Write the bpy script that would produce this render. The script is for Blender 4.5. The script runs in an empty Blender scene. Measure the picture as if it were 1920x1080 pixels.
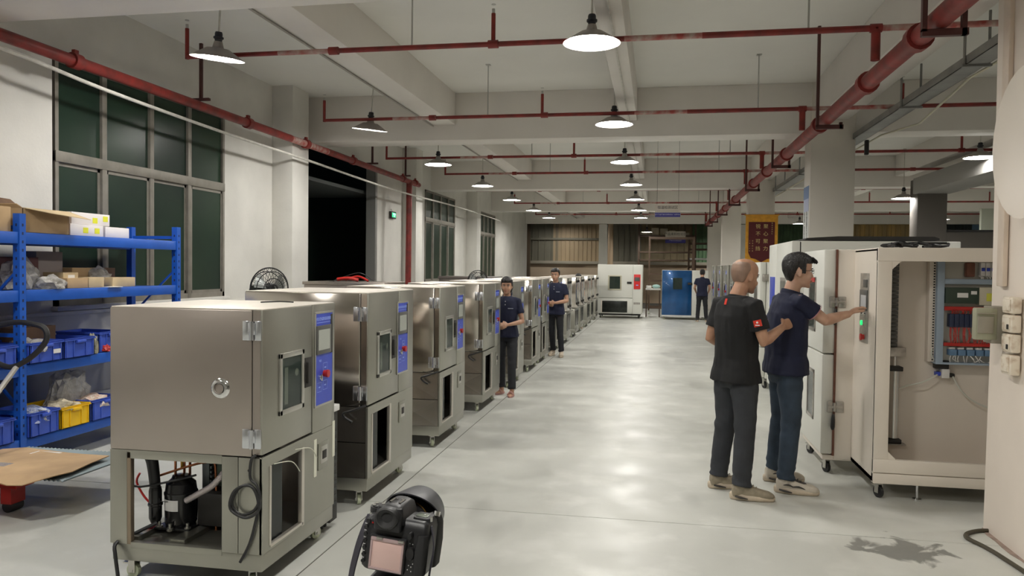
import bpy, bmesh, math, random
from mathutils import Vector, Matrix
random.seed(7)
SC = bpy.context.scene
COL = SC.collection
PI = math.pi

# ---------------------------------------------------------------- camera, world, exposure
def make_camera():
    cam = bpy.data.cameras.new('camera'); o = bpy.data.objects.new('camera', cam); COL.objects.link(o)
    cam.sensor_width = 36; cam.lens = 1450 / 1920 * 36; cam.clip_start = .05; cam.clip_end = 200
    Xc = Vector((0.9830381, -0.01661331, -0.18264746)); Yc = Vector((0.18300879, 0.02372336, 0.982825)); Zc = Vector((0.01199497, 0.99958051, -0.02636135))
    right = Vector((Xc[0], Yc[0], Zc[0])).normalized(); fwd = Vector((Xc[2], Yc[2], Zc[2])); fwd = (fwd - right * fwd.dot(right)).normalized()
    up = right.cross(fwd).normalized()
    m = Matrix((right, up, -fwd)).transposed().to_4x4(); m.translation = (0, 0, 1.68)
    o.matrix_world = m
    SC.camera = o
make_camera()
W = bpy.data.worlds.new('world'); SC.world = W; W.use_nodes = True
W.node_tree.nodes['Background'].inputs[0].default_value = (.02, .03, .035, 1)
W.node_tree.nodes['Background'].inputs[1].default_value = .25
SC.view_settings.view_transform = 'Standard'; SC.view_settings.look = 'None'
SC.view_settings.gamma = 1; SC.view_settings.use_curve_mapping = False
SC.view_settings.exposure = 1.05
LAMP_POWER = 75.0
try:
    SC.cycles.use_denoising = True; SC.cycles.max_bounces = 7; SC.cycles.diffuse_bounces = 5
    SC.cycles.glossy_bounces = 4; SC.cycles.sample_clamp_indirect = 4; SC.cycles.caustics_reflective = False
except Exception: pass

def tops(): return [o for o in bpy.data.objects if o.parent is None and o.type != 'CAMERA']
CAMP = Vector((0, 0, 1.68))
def rescale(objs, k):
    # resize a laid-out group of real things about the eye point it was measured from, so that it stands at its true distance
    for o in objs: o.location = CAMP + (o.location - CAMP) * k; o.scale = o.scale * k
# ---------------------------------------------------------------- materials
MATS = {}
def pm(name, col, rough=.5, metal=0., bump=0., bs=60., var=0., vs=4., col2=None, emit=0., spec=.5, coat=0., alpha=1., trans=0., stretch=None, aniso=0., ramp=(.35, .65), detail=4., sss=0., bd=3):
    """principled material; noise variation between col and col2, noise bump"""
    if name in MATS: return MATS[name]
    m = bpy.data.materials.new(name); m.use_nodes = True; MATS[name] = m
    nt = m.node_tree; b = nt.nodes['Principled BSDF']; L = nt.links
    c = (*col, 1)
    b.inputs['Base Color'].default_value = c; b.inputs['Roughness'].default_value = rough; b.inputs['Metallic'].default_value = metal
    b.inputs['Specular IOR Level'].default_value = spec; b.inputs['Coat Weight'].default_value = coat
    b.inputs['Alpha'].default_value = alpha; b.inputs['Transmission Weight'].default_value = trans
    b.inputs['Anisotropic'].default_value = aniso
    if sss: b.inputs['Subsurface Weight'].default_value = sss; b.inputs['Subsurface Radius'].default_value = (.02, .008, .004); b.inputs['Subsurface Scale'].default_value = .5
    if emit: b.inputs['Emission Color'].default_value = c; b.inputs['Emission Strength'].default_value = emit
    if var or bump:
        tc = nt.nodes.new('ShaderNodeTexCoord'); mp = nt.nodes.new('ShaderNodeMapping'); L.new(tc.outputs['Object'], mp.inputs[0])
        if stretch: mp.inputs['Scale'].default_value = stretch
    if var:
        n = nt.nodes.new('ShaderNodeTexNoise'); n.inputs['Scale'].default_value = vs; n.inputs['Detail'].default_value = detail; L.new(mp.outputs[0], n.inputs[0])
        r = nt.nodes.new('ShaderNodeMapRange'); r.inputs[1].default_value = ramp[0]; r.inputs[2].default_value = ramp[1]; L.new(n.outputs[0], r.inputs[0])
        x = nt.nodes.new('ShaderNodeMix'); x.data_type = 'RGBA'; L.new(r.outputs[0], x.inputs[0])
        c2 = col2 if col2 else tuple(v * (1 - var) for v in col)
        x.inputs[6].default_value = c; x.inputs[7].default_value = (*c2, 1); L.new(x.outputs[2], b.inputs['Base Color'])
    if bump:
        n2 = nt.nodes.new('ShaderNodeTexNoise'); n2.inputs['Scale'].default_value = bs; n2.inputs['Detail'].default_value = bd; L.new(mp.outputs[0], n2.inputs[0])
        bp = nt.nodes.new('ShaderNodeBump'); bp.inputs['Strength'].default_value = min(1, bump); bp.inputs['Distance'].default_value = .01 * max(1, bump)
        L.new(n2.outputs[0], bp.inputs['Height']); L.new(bp.outputs[0], b.inputs['Normal'])
    return m

# ---------------------------------------------------------------- mesh builder
class MB:
    def __init__(s): s.bm = bmesh.new()
    def box(s, x0, x1, y0, y1, z0, z1, bev=0, seg=2, mat=None):
        r = bmesh.ops.create_cube(s.bm, size=1)['verts']
        T = Matrix.Translation(((x0 + x1) / 2, (y0 + y1) / 2, (z0 + z1) / 2)) @ Matrix.Diagonal((abs(x1 - x0), abs(y1 - y0), abs(z1 - z0), 1))
        bmesh.ops.transform(s.bm, matrix=T, verts=r)
        if bev:
            es = list({e for v in r for e in v.link_edges})
            rr = bmesh.ops.bevel(s.bm, geom=es, offset=min(bev, .45 * min(abs(x1 - x0), abs(y1 - y0), abs(z1 - z0))), segments=seg, profile=.5, affect='EDGES')
            r = list({v for f in rr['faces'] for v in f.verts} | {v for v in r if v.is_valid})
        if mat is not None: bmesh.ops.transform(s.bm, matrix=mat, verts=r)
        return s
    def loft(s, rings, caps=True, closed=True):
        vs = [[s.bm.verts.new(p) for p in R] for R in rings]
        n = len(vs[0])
        for a, b in zip(vs, vs[1:]):
            for i in range(n if closed else n - 1):
                j = (i + 1) % n
                try: s.bm.faces.new((a[i], a[j], b[j], b[i]))
                except ValueError: pass
        if caps and closed:
            for R in (vs[0][::-1], vs[-1]):
                try: s.bm.faces.new(R)
                except ValueError: pass
        return s
    def cyl(s, p0, p1, r0, r1=None, n=16, caps=True):
        p0 = Vector(p0); p1 = Vector(p1); r1 = r0 if r1 is None else r1
        d = (p1 - p0).normalized(); a = d.orthogonal().normalized(); b = d.cross(a)
        rg = [[p + (a * math.cos(t) + b * math.sin(t)) * r for t in [2 * PI * i / n for i in range(n)]] for p, r in ((p0, r0), (p1, r1))]
        return s.loft(rg, caps)
    def tube(s, pts, r, n=8, sub=0, caps=True):
        """r: number or list; sub: catmull-rom subdivisions"""
        P = [Vector(p) for p in pts]; Rr = r if isinstance(r, (list, tuple)) else [r] * len(P)
        if sub:
            Q = []; RR = []
            for i in range(len(P) - 1):
                p0 = P[max(i - 1, 0)]; p1 = P[i]; p2 = P[i + 1]; p3 = P[min(i + 2, len(P) - 1)]
                for k in range(sub):
                    t = k / sub
                    Q.append(.5 * ((2 * p1) + (p2 - p0) * t + (2 * p0 - 5 * p1 + 4 * p2 - p3) * t * t + (3 * p1 - p0 - 3 * p2 + p3) * t ** 3)); RR.append(Rr[i] * (1 - t) + Rr[i + 1] * t)
            Q.append(P[-1]); RR.append(Rr[-1]); P = Q; Rr = RR
        rings = []; a = None
        for i, p in enumerate(P):
            d = (P[min(i + 1, len(P) - 1)] - P[max(i - 1, 0)]).normalized()
            if a is None: a = d.orthogonal().normalized()
            a = (a - d * a.dot(d)); a = a.normalized() if a.length > 1e-6 else d.orthogonal().normalized()
            b = d.cross(a)
            rings.append([p + (a * math.cos(2 * PI * k / n) + b * math.sin(2 * PI * k / n)) * Rr[i] for k in range(n)])
        return s.loft(rings, caps)
    def lathe(s, prof, n=24, mat=None, caps=False):
        rings = [[(mat @ Vector((r * math.cos(2 * PI * k / n), r * math.sin(2 * PI * k / n), z))) if mat else Vector((r * math.cos(2 * PI * k / n), r * math.sin(2 * PI * k / n), z)) for k in range(n)] for r, z in prof]
        return s.loft(rings, caps)
    def ball(s, c, r, sc=(1, 1, 1), n=16, mat=None):
        R = bmesh.ops.create_uvsphere(s.bm, u_segments=n, v_segments=max(6, n // 2), radius=r)['verts']
        T = Matrix.Translation(c) @ (mat if mat else Matrix.Identity(4)) @ Matrix.Diagonal((*sc, 1))
        bmesh.ops.transform(s.bm, matrix=T, verts=R); return s
    def prism(s, poly, axis, a, b):
        """poly: 2-D outline in the two other axes (x,y order), extruded along axis from a to b"""
        def P(u, v, w): return {'x': (w, u, v), 'y': (u, w, v), 'z': (u, v, w)}[axis]
        return s.loft([[P(u, v, a) for u, v in poly], [P(u, v, b) for u, v in poly]])
    def quad(s, *ps):
        s.bm.faces.new([s.bm.verts.new(p) for p in ps]); return s
    def build(s, name, mat=None, parent=None, smooth=.6, loc=None):
        bmesh.ops.recalc_face_normals(s.bm, faces=s.bm.faces)
        me = bpy.data.meshes.new(name); s.bm.to_mesh(me); s.bm.free()
        if smooth:
            for p in me.polygons: p.use_smooth = True
            me.set_sharp_from_angle(angle=smooth)
        if mat: me.materials.append(mat)
        o = bpy.data.objects.new(name, me); COL.objects.link(o)
        if parent: o.parent = parent
        if loc: o.location = loc
        return o
def tag(o, label=None, cat=None, group=None, kind=None):
    if label: o['label'] = label
    if cat: o['category'] = cat
    if group: o['group'] = group
    if kind: o['kind'] = kind
    return o
def empty(name, loc=(0, 0, 0), rz=0, label=None, cat=None, group=None, kind=None, parent=None):
    o = bpy.data.objects.new(name, None); COL.objects.link(o); o.location = loc; o.rotation_euler = (0, 0, rz); o.empty_display_size = .1
    if parent: o.parent = parent
    return tag(o, label, cat, group, kind)
def kids(o): return list(o.children)
def copy_tree(o, parent=None):
    c = o.copy(); COL.objects.link(c)
    if parent: c.parent = parent
    for ch in kids(o): copy_tree(ch, c)
    return c
def B(name, mat, parent, x0, x1, y0, y1, z0, z1, bev=0, seg=2): return MB().box(x0, x1, y0, y1, z0, z1, bev, seg).build(name, mat, parent)
def piece(name, me_obj, parent, loc, rot=None, sc=None):
    o = bpy.data.objects.new(name, me_obj.data); COL.objects.link(o); o.parent = parent; o.location = loc
    if rot: o.rotation_euler = rot
    if sc: o.scale = sc
    return o
def text(name, s, size, mat, parent, origin, right, up, ext=.0008, align='CENTER', label=None):
    """flat lettering: origin = centre of the line, right/up = directions of reading and of letter height"""
    cu = bpy.data.curves.new(name, 'FONT'); cu.body = s; cu.size = size; cu.align_x = align; cu.align_y = 'CENTER'; cu.extrude = ext
    t = bpy.data.objects.new(name + '_tmp', cu); COL.objects.link(t)
    dg = bpy.context.evaluated_depsgraph_get(); me = bpy.data.meshes.new_from_object(t.evaluated_get(dg))
    bpy.data.objects.remove(t); bpy.data.curves.remove(cu); me.name = name
    me.materials.clear(); me.materials.append(mat)
    o = bpy.data.objects.new(name, me); COL.objects.link(o)
    r = Vector(right).normalized(); u = Vector(up).normalized(); n = r.cross(u)
    m = Matrix((r, u, n)).transposed().to_4x4(); m.translation = origin
    me.transform(m)
    if parent: o.parent = parent
    if label: o['label'] = label
    return o
# ---------------------------------------------------------------- setting
m_wall = pm('wall_paint', (.70, .685, .64), .75, var=.12, vs=1.3, bump=.15, bs=30)
m_ceil = pm('ceiling_paint', (.80, .79, .75), .8, var=.06, vs=.8, bump=.1, bs=20)
m_beam = pm('beam_paint', (.77, .735, .69), .8, var=.07, vs=1.1, bump=.1, bs=20)
m_col = pm('column_paint', (.72, .68, .62), .7, var=.06, vs=1.5, bump=.08, bs=25)
m_pillar = pm('pillar_paint', (.86, .77, .68), .6, var=.06, vs=2, bump=.12, bs=12)
m_jnt = pm('joint_dirt', (.10, .095, .085), .9)
m_dark = pm('night_dark', (.012, .016, .014), .6)
m_alu = pm('window_aluminium', (.27, .25, .215), .5, .3, var=.2, vs=6)
m_rub = pm('rubber_black', (.015, .015, .016), .5)

def floor_mat():
    m = bpy.data.materials.new('floor_concrete'); m.use_nodes = True; nt = m.node_tree; L = nt.links; b = nt.nodes['Principled BSDF']
    tc = nt.nodes.new('ShaderNodeTexCoord')
    def noise(sc, det, stretch=(1, 1, 1), dist=0.):
        mp = nt.nodes.new('ShaderNodeMapping'); mp.inputs['Scale'].default_value = stretch; L.new(tc.outputs['Object'], mp.inputs[0])
        n = nt.nodes.new('ShaderNodeTexNoise'); n.inputs['Scale'].default_value = sc; n.inputs['Detail'].default_value = det; n.inputs['Distortion'].default_value = dist; L.new(mp.outputs[0], n.inputs[0]); return n.outputs[0]
    def rng(s, a, b_):
        r = nt.nodes.new('ShaderNodeMapRange'); r.inputs[1].default_value = a; r.inputs[2].default_value = b_; L.new(s, r.inputs[0]); return r.outputs[0]
    def mix(f, a, c2):
        x = nt.nodes.new('ShaderNodeMix'); x.data_type = 'RGBA'
        if isinstance(f, float): x.inputs[0].default_value = f
        else: L.new(f, x.inputs[0])
        if isinstance(a, tuple): x.inputs[6].default_value = (*a, 1)
        else: L.new(a, x.inputs[6])
        x.inputs[7].default_value = (*c2, 1); return x.outputs[2]
    c = mix(rng(noise(.55, 5, (1, .6, 1), .4), .35, .66), (.60, .605, .56), (.46, .465, .43))
    c = mix(rng(noise(2.2, 6), .52, .75), c, (.66, .66, .62))
    c = mix(rng(noise(1.1, 3, (1, .45, 1)), .60, .70), c, (.40, .405, .375))
    # one dark damp stain and spots near the pillar
    mp = nt.nodes.new('ShaderNodeMapping'); mp.vector_type = 'POINT'; mp.inputs['Location'].default_value = (-1.50 / .36, -4.98 / .27, 0); mp.inputs['Scale'].default_value = (1 / .36, 1 / .27, 0); L.new(tc.outputs['Object'], mp.inputs[0])
    ln = nt.nodes.new('ShaderNodeVectorMath'); ln.operation = 'LENGTH'; L.new(mp.outputs[0], ln.inputs[0])
    ns = noise(4.5, 4, (1, 1, 1), .6)
    ad = nt.nodes.new('ShaderNodeMath'); ad.operation = 'MULTIPLY_ADD'; L.new(ns, ad.inputs[0]); ad.inputs[1].default_value = 3.0; L.new(ln.outputs['Value'], ad.inputs[2])
    st = rng(ad.outputs[0], 2.25, 2.05)
    sm = nt.nodes.new('ShaderNodeMath'); sm.operation = 'MULTIPLY'; L.new(st, sm.inputs[0]); sm.inputs[1].default_value = .85
    c = mix(sm.outputs[0], c, (.17, .17, .155))
    L.new(c, b.inputs['Base Color'])
    rr = nt.nodes.new('ShaderNodeMapRange'); L.new(noise(3, 4), rr.inputs[0]); rr.inputs[1].default_value = .3; rr.inputs[2].default_value = .7; rr.inputs[3].default_value = .30; rr.inputs[4].default_value = .52; L.new(rr.outputs[0], b.inputs['Roughness'])
    bp = nt.nodes.new('ShaderNodeBump'); bp.inputs['Strength'].default_value = .12; bp.inputs['Distance'].default_value = .01; L.new(noise(9, 6), bp.inputs['Height']); L.new(bp.outputs[0], b.inputs['Normal'])
    return m
m_floor = floor_mat()
fl = B('floor', m_jnt, None, -12, 14, -5, 45, -.3, -.004); fl['kind'] = 'structure'
xs = [-5.9, -1.885, 2.9, 7.6, 13]; ys = [-5, -.6, 5.2, 11.2, 17.4, 24.2, 33.4]
for i in range(len(xs) - 1):
    for j in range(len(ys) - 1):
        B('floor_slab', m_floor, fl, xs[i] + .005, xs[i + 1] - .005, ys[j] + .004, ys[j + 1] - .004, -.05, 0, .0015, 1)
m_outfl = pm('outer_floor', (.33, .27, .19), .85, var=.3, vs=2)
B('outer_slab', m_outfl, fl, -12, 14, 33.4, 45, -.06, -.004)

SLAB = 4.33; BB = 3.62
B('ceiling', m_ceil, None, -6.0, 13, -5, 33.9, SLAB, SLAB + .15)['kind'] = 'structure'
bm_ = empty('ceiling_beams', kind='structure')
for y0, y1 in ((-2.0, -1.5), (4.97, 5.46), (11.5, 12.0), (18.9, 19.4), (26.2, 26.7), (33.4, 33.8)):
    x0 = -5.65
    B('beam', m_beam, bm_, x0, 13, y0 + .012, y1, BB, SLAB, .008)
yy = [-5, -2.0, -1.5, 4.97, 5.46, 11.5, 12.0, 18.9, 19.4, 26.2, 26.7, 33.4]
for x0, x1 in ((-3.41, -3.05), (-.54, -.31), (5.3, 5.6)):
    for k in range(0, len(yy), 2): B('rib_beam', m_beam, bm_, x0, x1, yy[k], yy[k + 1], 3.85, SLAB, .006)
for k in range(0, len(yy), 2): B('rib_beam', m_beam, bm_, 2.15, 2.6, yy[k], yy[k + 1], 3.80, SLAB, .006)
# left wall: built as solid blocks round its openings
LEFT0 = set(tops()); Z0 = -.30; ZT = 4.72
wl = empty('wall_left', kind='structure')
segs = [(-6, 7.3, Z0, ZT), (7.3, 10.68, Z0, 1.18), (7.3, 10.68, 3.92, ZT), (10.68, 13.45, Z0, ZT), (13.45, 17.1, 3.95, ZT), (17.1, 20.9, Z0, ZT),
        (20.9, 24.25, Z0, 1.2), (20.9, 24.25, 3.85, ZT), (24.25, 27.8, Z0, ZT), (27.8, 30.6, Z0, 1.2), (27.8, 30.6, 3.75, ZT), (30.6, 38.4, Z0, ZT)]
for a, b, c, d in segs: B('wall_block', m_wall, wl, -6.65, -6.4, a, b, c, d)
for a, b in ((12.14, 12.75), (18.95, 19.5), (25.78, 26.35)): B('wall_column', m_wall, wl, -6.4, -6.03, a, b, Z0, ZT, .006)
m_grey = pm('dado_grey', (.46, .455, .44), .7, var=.15, vs=2)
B('dado_band', m_grey, wl, -6.4, -6.393, -5, 10.9, .18, .74, 0)
B('wall_ledge', m_wall, wl, -6.4, -6.36, -5, 13.3, 1.10, 1.14, .004)
rescale(set(tops()) - LEFT0, .88)
tb = B('wall_back', m_wall, None, -5.9, 13, -5.2, -5, 0, SLAB); tb['kind'] = 'structure'
tb = B('wall_right', m_wall, None, 13, 13.2, -5, 33.9, 0, SLAB); tb['kind'] = 'structure'
# columns along the left side and the aisle
for i, y in enumerate((11.49, 18.89, 26.19, 33.3)):
    o = B('column', m_col, None, 2.11, 2.70, y, y + .45, 0, SLAB, .008); o['kind'] = 'structure'
for (x, y) in ((8.0, 11.49), (8.0, 26.19)):
    o = B('column', m_col, None, x, x + .5, y, y + .42, 0, SLAB, .008); o['kind'] = 'structure'
# big near pillar, slightly ragged foot
pb = MB(); ring = lambda z, dx=0: [(2.145 + dx, 5.53, z), (2.145 + dx, 3.6, z), (2.9, 3.6, z), (2.9, 5.53, z)]
pb.loft([ring(0), ring(.06), ring(.12), ring(1.5, .012), ring(SLAB, .0)]); o = pb.build('pillar', m_pillar, None, .5); o['kind'] = 'structure'
m_cond = pm('painted_conduit', (.78, .66, .55), .5, var=.1, vs=8)
B('trunking', m_cond, o, 2.12, 2.15, 5.29, 5.38, 1.60, SLAB, .005)
rg = MB(); random.seed(3)
P = [(2.145, 5.55)] + [(2.145 - .015 - random.random() * .03, 5.5 - k * .11) for k in range(12)] + [(2.145, 4.2)]
rg.prism(P, 'z', 0.0, .004); rg.build('plaster_debris', pm('raw_cement', (.40, .30, .25), .9, var=.3, vs=20), o)
# dark grey partition with window on the right
m_dg = pm('dark_grey_paint', (.15, .135, .12), .6, var=.05, vs=2)
pt = empty('partition_wall', kind='structure')
B('dark_column', m_dg, pt, 5.27, 5.83, 17.2, 17.7, 0, 3.62, .01)
B('low_panel', m_dg, pt, 5.83, 8.6, 17.25, 17.4, 0, 2.52, .005)
B('sill', pm('black_metal', (.02, .02, .02), .4, .4), pt, 5.83, 8.6, 17.22, 17.43, 2.52, 2.56)
B('head_beam', pm('soffit_grey', (.36, .35, .33), .7), pt, 5.2, 5.9, 10.95, 17.3, 3.3, 3.62, .01)
B('lit_room_card', pm('painted_room_light', (.62, .66, .55), .5), pt, 7.0, 8.6, 18.6, 18.7, 2.3, 3.1)  # pale board put in for the lit room behind, its brightness painted on

LEFT0 = set(tops())
# ---------------------------------------------------------------- left wall windows
m_glass = pm('dark_green_glass', (.012, .028, .02), .28, 0, spec=.3, var=.4, vs=.7, col2=(.025, .05, .03), alpha=.93)
m_nv = pm('painted_night', (.01, .02, .012), .9)
def window(idx, y0, y1, z0, z1, cols, zt):
    w = empty('window_%d' % idx, (-6.42, 0, 0), kind='structure')
    n = len(cols) - 1
    f = MB(); t = .028
    f.box(-.05, .03, y0, y1, z0, z0 + .07).box(-.05, .03, y0, y1, z1 - .05, z1).box(-.05, .03, y0, y0 + .05, z0, z1).box(-.05, .03, y1 - .05, y1, z0, z1)
    f.build('frame', m_alu, w)
    B('transom', m_alu, w, -.055, .04, y0, y1, zt - .06, zt + .06, .006)
    for c in cols[1:-1]: B('mullion', m_alu, w, -.05, .035, c - .04, c + .04, z0, z1, .006)
    B('sill', m_wall, w, -.05, .10, y0 - .05, y1 + .05, z0 - .05, z0, .006)
    for k in range(n):
        B('pane', m_glass, w, -.01, -.004, cols[k] + .04, cols[k + 1] - .04, zt + .05, z1 - .04)
        a, b = cols[k] + .04, cols[k + 1] - .04; x = -.012 + (.016 if k % 2 else 0)
        B('pane', m_glass, w, x - .003, x + .003, a + .035, b - .035, z0 + .1, zt - .09)
        s = MB(); s.box(x - .012, x + .012, a, a + .04, z0 + .06, zt - .05).box(x - .012, x + .012, b - .04, b, z0 + .06, zt - .05).box(x - .012, x + .012, a, b, z0 + .06, z0 + .11).box(x - .012, x + .012, a, b, zt - .1, zt - .05)
        s.build('sash', m_alu, w)
    return w
window(1, 7.33, 10.66, 1.2, 3.9, [7.33, 8.09, 8.96, 9.78, 10.66], 2.83)
window(2, 20.95, 24.2, 1.22, 3.84, [20.95, 21.75, 22.55, 23.4, 24.2], 3.02)
window(3, 27.85, 30.55, 1.22, 3.74, [27.85, 28.5, 29.2, 29.9, 30.55], 2.95)
# dark ribbed metal wall seen through the loading opening, night behind all windows
ow = empty('outer_wall_dark', kind='structure')
m_rib = pm('dark_green_sheet', (.012, .022, .016), .5, .2)
base = MB(); base.prism([(0, 0), (.06, .05), (.14, .05), (.2, 0), (.2, -.01), (0, -.01)], 'z', 0, 4.6)
rb = base.build('rib', m_rib, ow, 0); rb.location = (-8.6, 10.4, 0); rb.rotation_euler = (0, 0, PI / 2); rb.location.x = -8.6
for k in range(1, 62): piece('rib', rb, ow, (-8.6, 10.4 + .2 * k, 0), (0, 0, PI / 2))
B('night_backdrop', m_nv, ow, -8.75, -8.7, -5, 40, -.3, 6)  # dark sheet put in as the darkness of night beyond the windows
B('door_jamb', pm('steel_grey', (.25, .25, .24), .5, .5), ow, -6.6, -6.38, 16.98, 17.1, Z0, 3.9)
B('canopy', pm('canopy_grey', (.10, .11, .11), .6), ow, -8.6, -6.7, 13.0, 18, 3.35, 3.42)
B('ground_strip', m_outfl, ow, -8.7, -6.66, -5, 36, -.4, -.31)

rescale(set(tops()) - LEFT0, .88)
# ---------------------------------------------------------------- far end: outer yard wall
FAR0 = set(tops())
wf = empty('wall_far', kind='structure')
m_far = m_wall
B('wall_block', m_far, wf, -6.6, -6.0, 31.0, 31.4, 0, 4.1)
B('wall_block', m_far, wf, -2.26, -1.94, 31.0, 31.4, 0, 3.45)
B('wall_block', m_far, wf, 2.04, 4.3, 31.05, 31.35, 0, 3.45)
B('wall_block', m_far, wf, 4.3, 13, 31.05, 31.35, 0, 2.2)
B('wall_block', m_far, wf, 5.9, 7.0, 31.05, 31.35, 2.2, 3.45)
yard = empty('outer_wall_yard', kind='structure')
m_pl = pm('yard_plaster', (.62, .50, .36), .85, var=.15, vs=.8, col2=(.50, .38, .26))
B('plaster_wall', m_pl, yard, -9, 13, 36, 36.2, 0, 1.88)
B('ledge', pm('ledge_grey', (.42, .38, .30), .7), yard, -9, 13, 35.85, 36.2, 1.88, 2.02, .01)
def sheet(x0, x1, z0, z1, y, mat, pitch=.3, name='corrugated_sheet'):
    pts = []; x = x0
    while x < x1 - 1e-3:
        pts += [(x, y), (x + pitch * .78, y), (x + pitch * .84, y - .04), (x + pitch * .94, y - .04)]; x += pitch
    pts += [(x1, y)]
    b = MB(); b.loft([[(px, py, z) for px, py in pts] for z in (z0, z1)], caps=False, closed=False); return b.build(name, mat, yard, 0)
m_cg = pm('grey_sheet', (.24, .225, .17), .55, .1, var=.2, vs=2, stretch=(1, 1, .2))
m_ct = pm('translucent_sheet', (.55, .42, .26), .5, var=.2, vs=1.5, stretch=(1, 1, .3))
m_cgr = pm('green_sheet', (.14, .26, .13), .5, var=.2, vs=2)
m_cy = pm('yellow_sheet', (.58, .38, .13), .55, var=.45, vs=3, stretch=(1, 1, .1), col2=(.3, .24, .13))
sheet(-9, -4.75, 2.0, 4.8, 36.0, m_cg); sheet(-4.75, -2.5, 2.0, 4.8, 35.98, m_ct, .2); sheet(-2.5, -.8, 2.0, 4.8, 36, m_cg, .26); sheet(-.8, 1.6, 2.0, 4.8, 36.02, pm('brown_sheet', (.36, .29, .17), .6, var=.3, vs=2), .3)
sheet(1.6, 4.2, 2.0, 4.8, 36.0, m_cgr, .16); sheet(4.2, 13, 2, 4.8, 36, m_cg)
for z in (3.0,): B('girt', m_cg, yard, -9, -2.5, 35.88, 35.96, z, z + .09)
B('yard_post', pm('brown_steel', (.12, .085, .055), .6), yard, -6.05, -5.8, 35.6, 35.85, 0, 4.8)
MB().cyl((-2.0, 34.5, 0), (-2.0, 34.5, 4.4), .12, n=16).build('yard_pipe', pm('buff_pipe', (.62, .46, .30), .5), yard)
B('yard_roof', pm('yard_roof', (.3, .28, .22), .8), yard, -9, 13, 31.6, 37, 4.8, 4.9)
sheetg = sheet(4.4, 5.85, 2.0, 4.2, 31.6, pm('green_curtain', (.06, .11, .05), .7, var=.3, vs=3), .12)
sheety = sheet(7.2, 10.2, 2.0, 4.2, 31.6, m_cy, .16)
rescale(set(tops()) - FAR0, 1.083); LEFT0 = set(tops())
# round the service lines: pipes, conduit, tray -------------------------------------------------
m_red = pm('pipe_red', (.26, .024, .019), .5, var=.35, vs=7, col2=(.15, .02, .016))
m_red2 = pm('pipe_white_wash', (.50, .40, .36), .55, var=.5, vs=9, col2=(.36, .06, .05))
def pipe(name, pts, r, mat, parent, n=12): return MB().tube(pts, r, n).build(name, mat, parent)
# left main
lp = empty('sprinkler_main_pipe', (-6.2, 3, 3.85), label='thick red fire main running along the left wall above the windows', cat='pipe')
lp_ = lambda x, y, z: (x + 6.2, y - 3, z - 3.85)
pipe('pipe_run', [lp_(-6.2, -2, 3.85), lp_(-6.2, 12.4, 3.85)], .062, m_red, lp, 16)
pipe('pipe_run', [lp_(-6.2, 12.4, 3.85), lp_(-6.2, 13.9, 3.85)], .06, m_red2, lp, 16)
pipe('pipe_run', [lp_(-6.2, 13.9, 3.85), lp_(-6.2, 19.7, 3.83)], .062, m_red, lp, 16)
pipe('down_pipe', [lp_(-6.2, 18.9, 3.85), lp_(-6.2, 18.85, -.32)], .075, m_red, lp, 16)
for y in (1.5, 7.4, 11.0, 13.0, 15.2, 18.4, 19.4):
    c = MB(); c.cyl(lp_(-6.2, y - .06, 3.85), lp_(-6.2, y + .06, 3.85), .085, n=16); c.box(*[v for a, b in ((-.02, .02), (y - 3 - .03, y - 3 + .03), (.07, .12)) for v in (a, b)]); c.build('coupling', m_red, lp)
for y in (3.2, 9.75, 16.3, 18.6):
    h = MB(); x, yl, _ = lp_(-6.2, y, 0); h.box(x - .02, x + .02, yl - .02, yl + .02, .09, .86, .002).box(x - .13, x + .13, yl - .025, yl + .025, .075, .11, .002); h.build('hanger', pm('hanger_brown', (.07, .022, .02), .5), lp)
rescale(set(tops()) - LEFT0, .838)
# right main
rp = empty('sprinkler_main_pipe', (1.8, 3, 3.34), label='thick red fire main hanging above the right side of the aisle', cat='pipe')
q = lambda x, y, z: (x - 1.8, y - 3, z - 3.34)
pipe('pipe_run', [q(1.8, 2.5, 3.34), q(1.8, 29.0, 3.34)], .07, m_red, rp, 16)
for k, y in enumerate((5.95, 7.3, 9.3, 11.6, 13.6, 15.4, 18.8, 21.5, 24, 27)):
    MB().cyl(q(1.8, y - .05, 3.34), q(1.8, y + .05, 3.34), .095, n=16).build('coupling', m_red, rp)
m_hb = MATS['hanger_brown']
for y in (5.5, 8.9, 12.2, 15.7, 19.2, 22.6, 26.0, 28.4):
    h = MB(); a = q(1.8, y, 0)[1]; top = (BB if 4.97 < y < 5.46 else SLAB) - 3.34
    h.box(-.12, -.09, a - .02, a + .02, -.09, top).box(-.12, .16, a - .02, a + .02, -.12, -.075).box(.12, .15, a - .02, a + .02, -.12, .2 if y != 8.9 else -.05); h.build('hanger', m_hb, rp)
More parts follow.
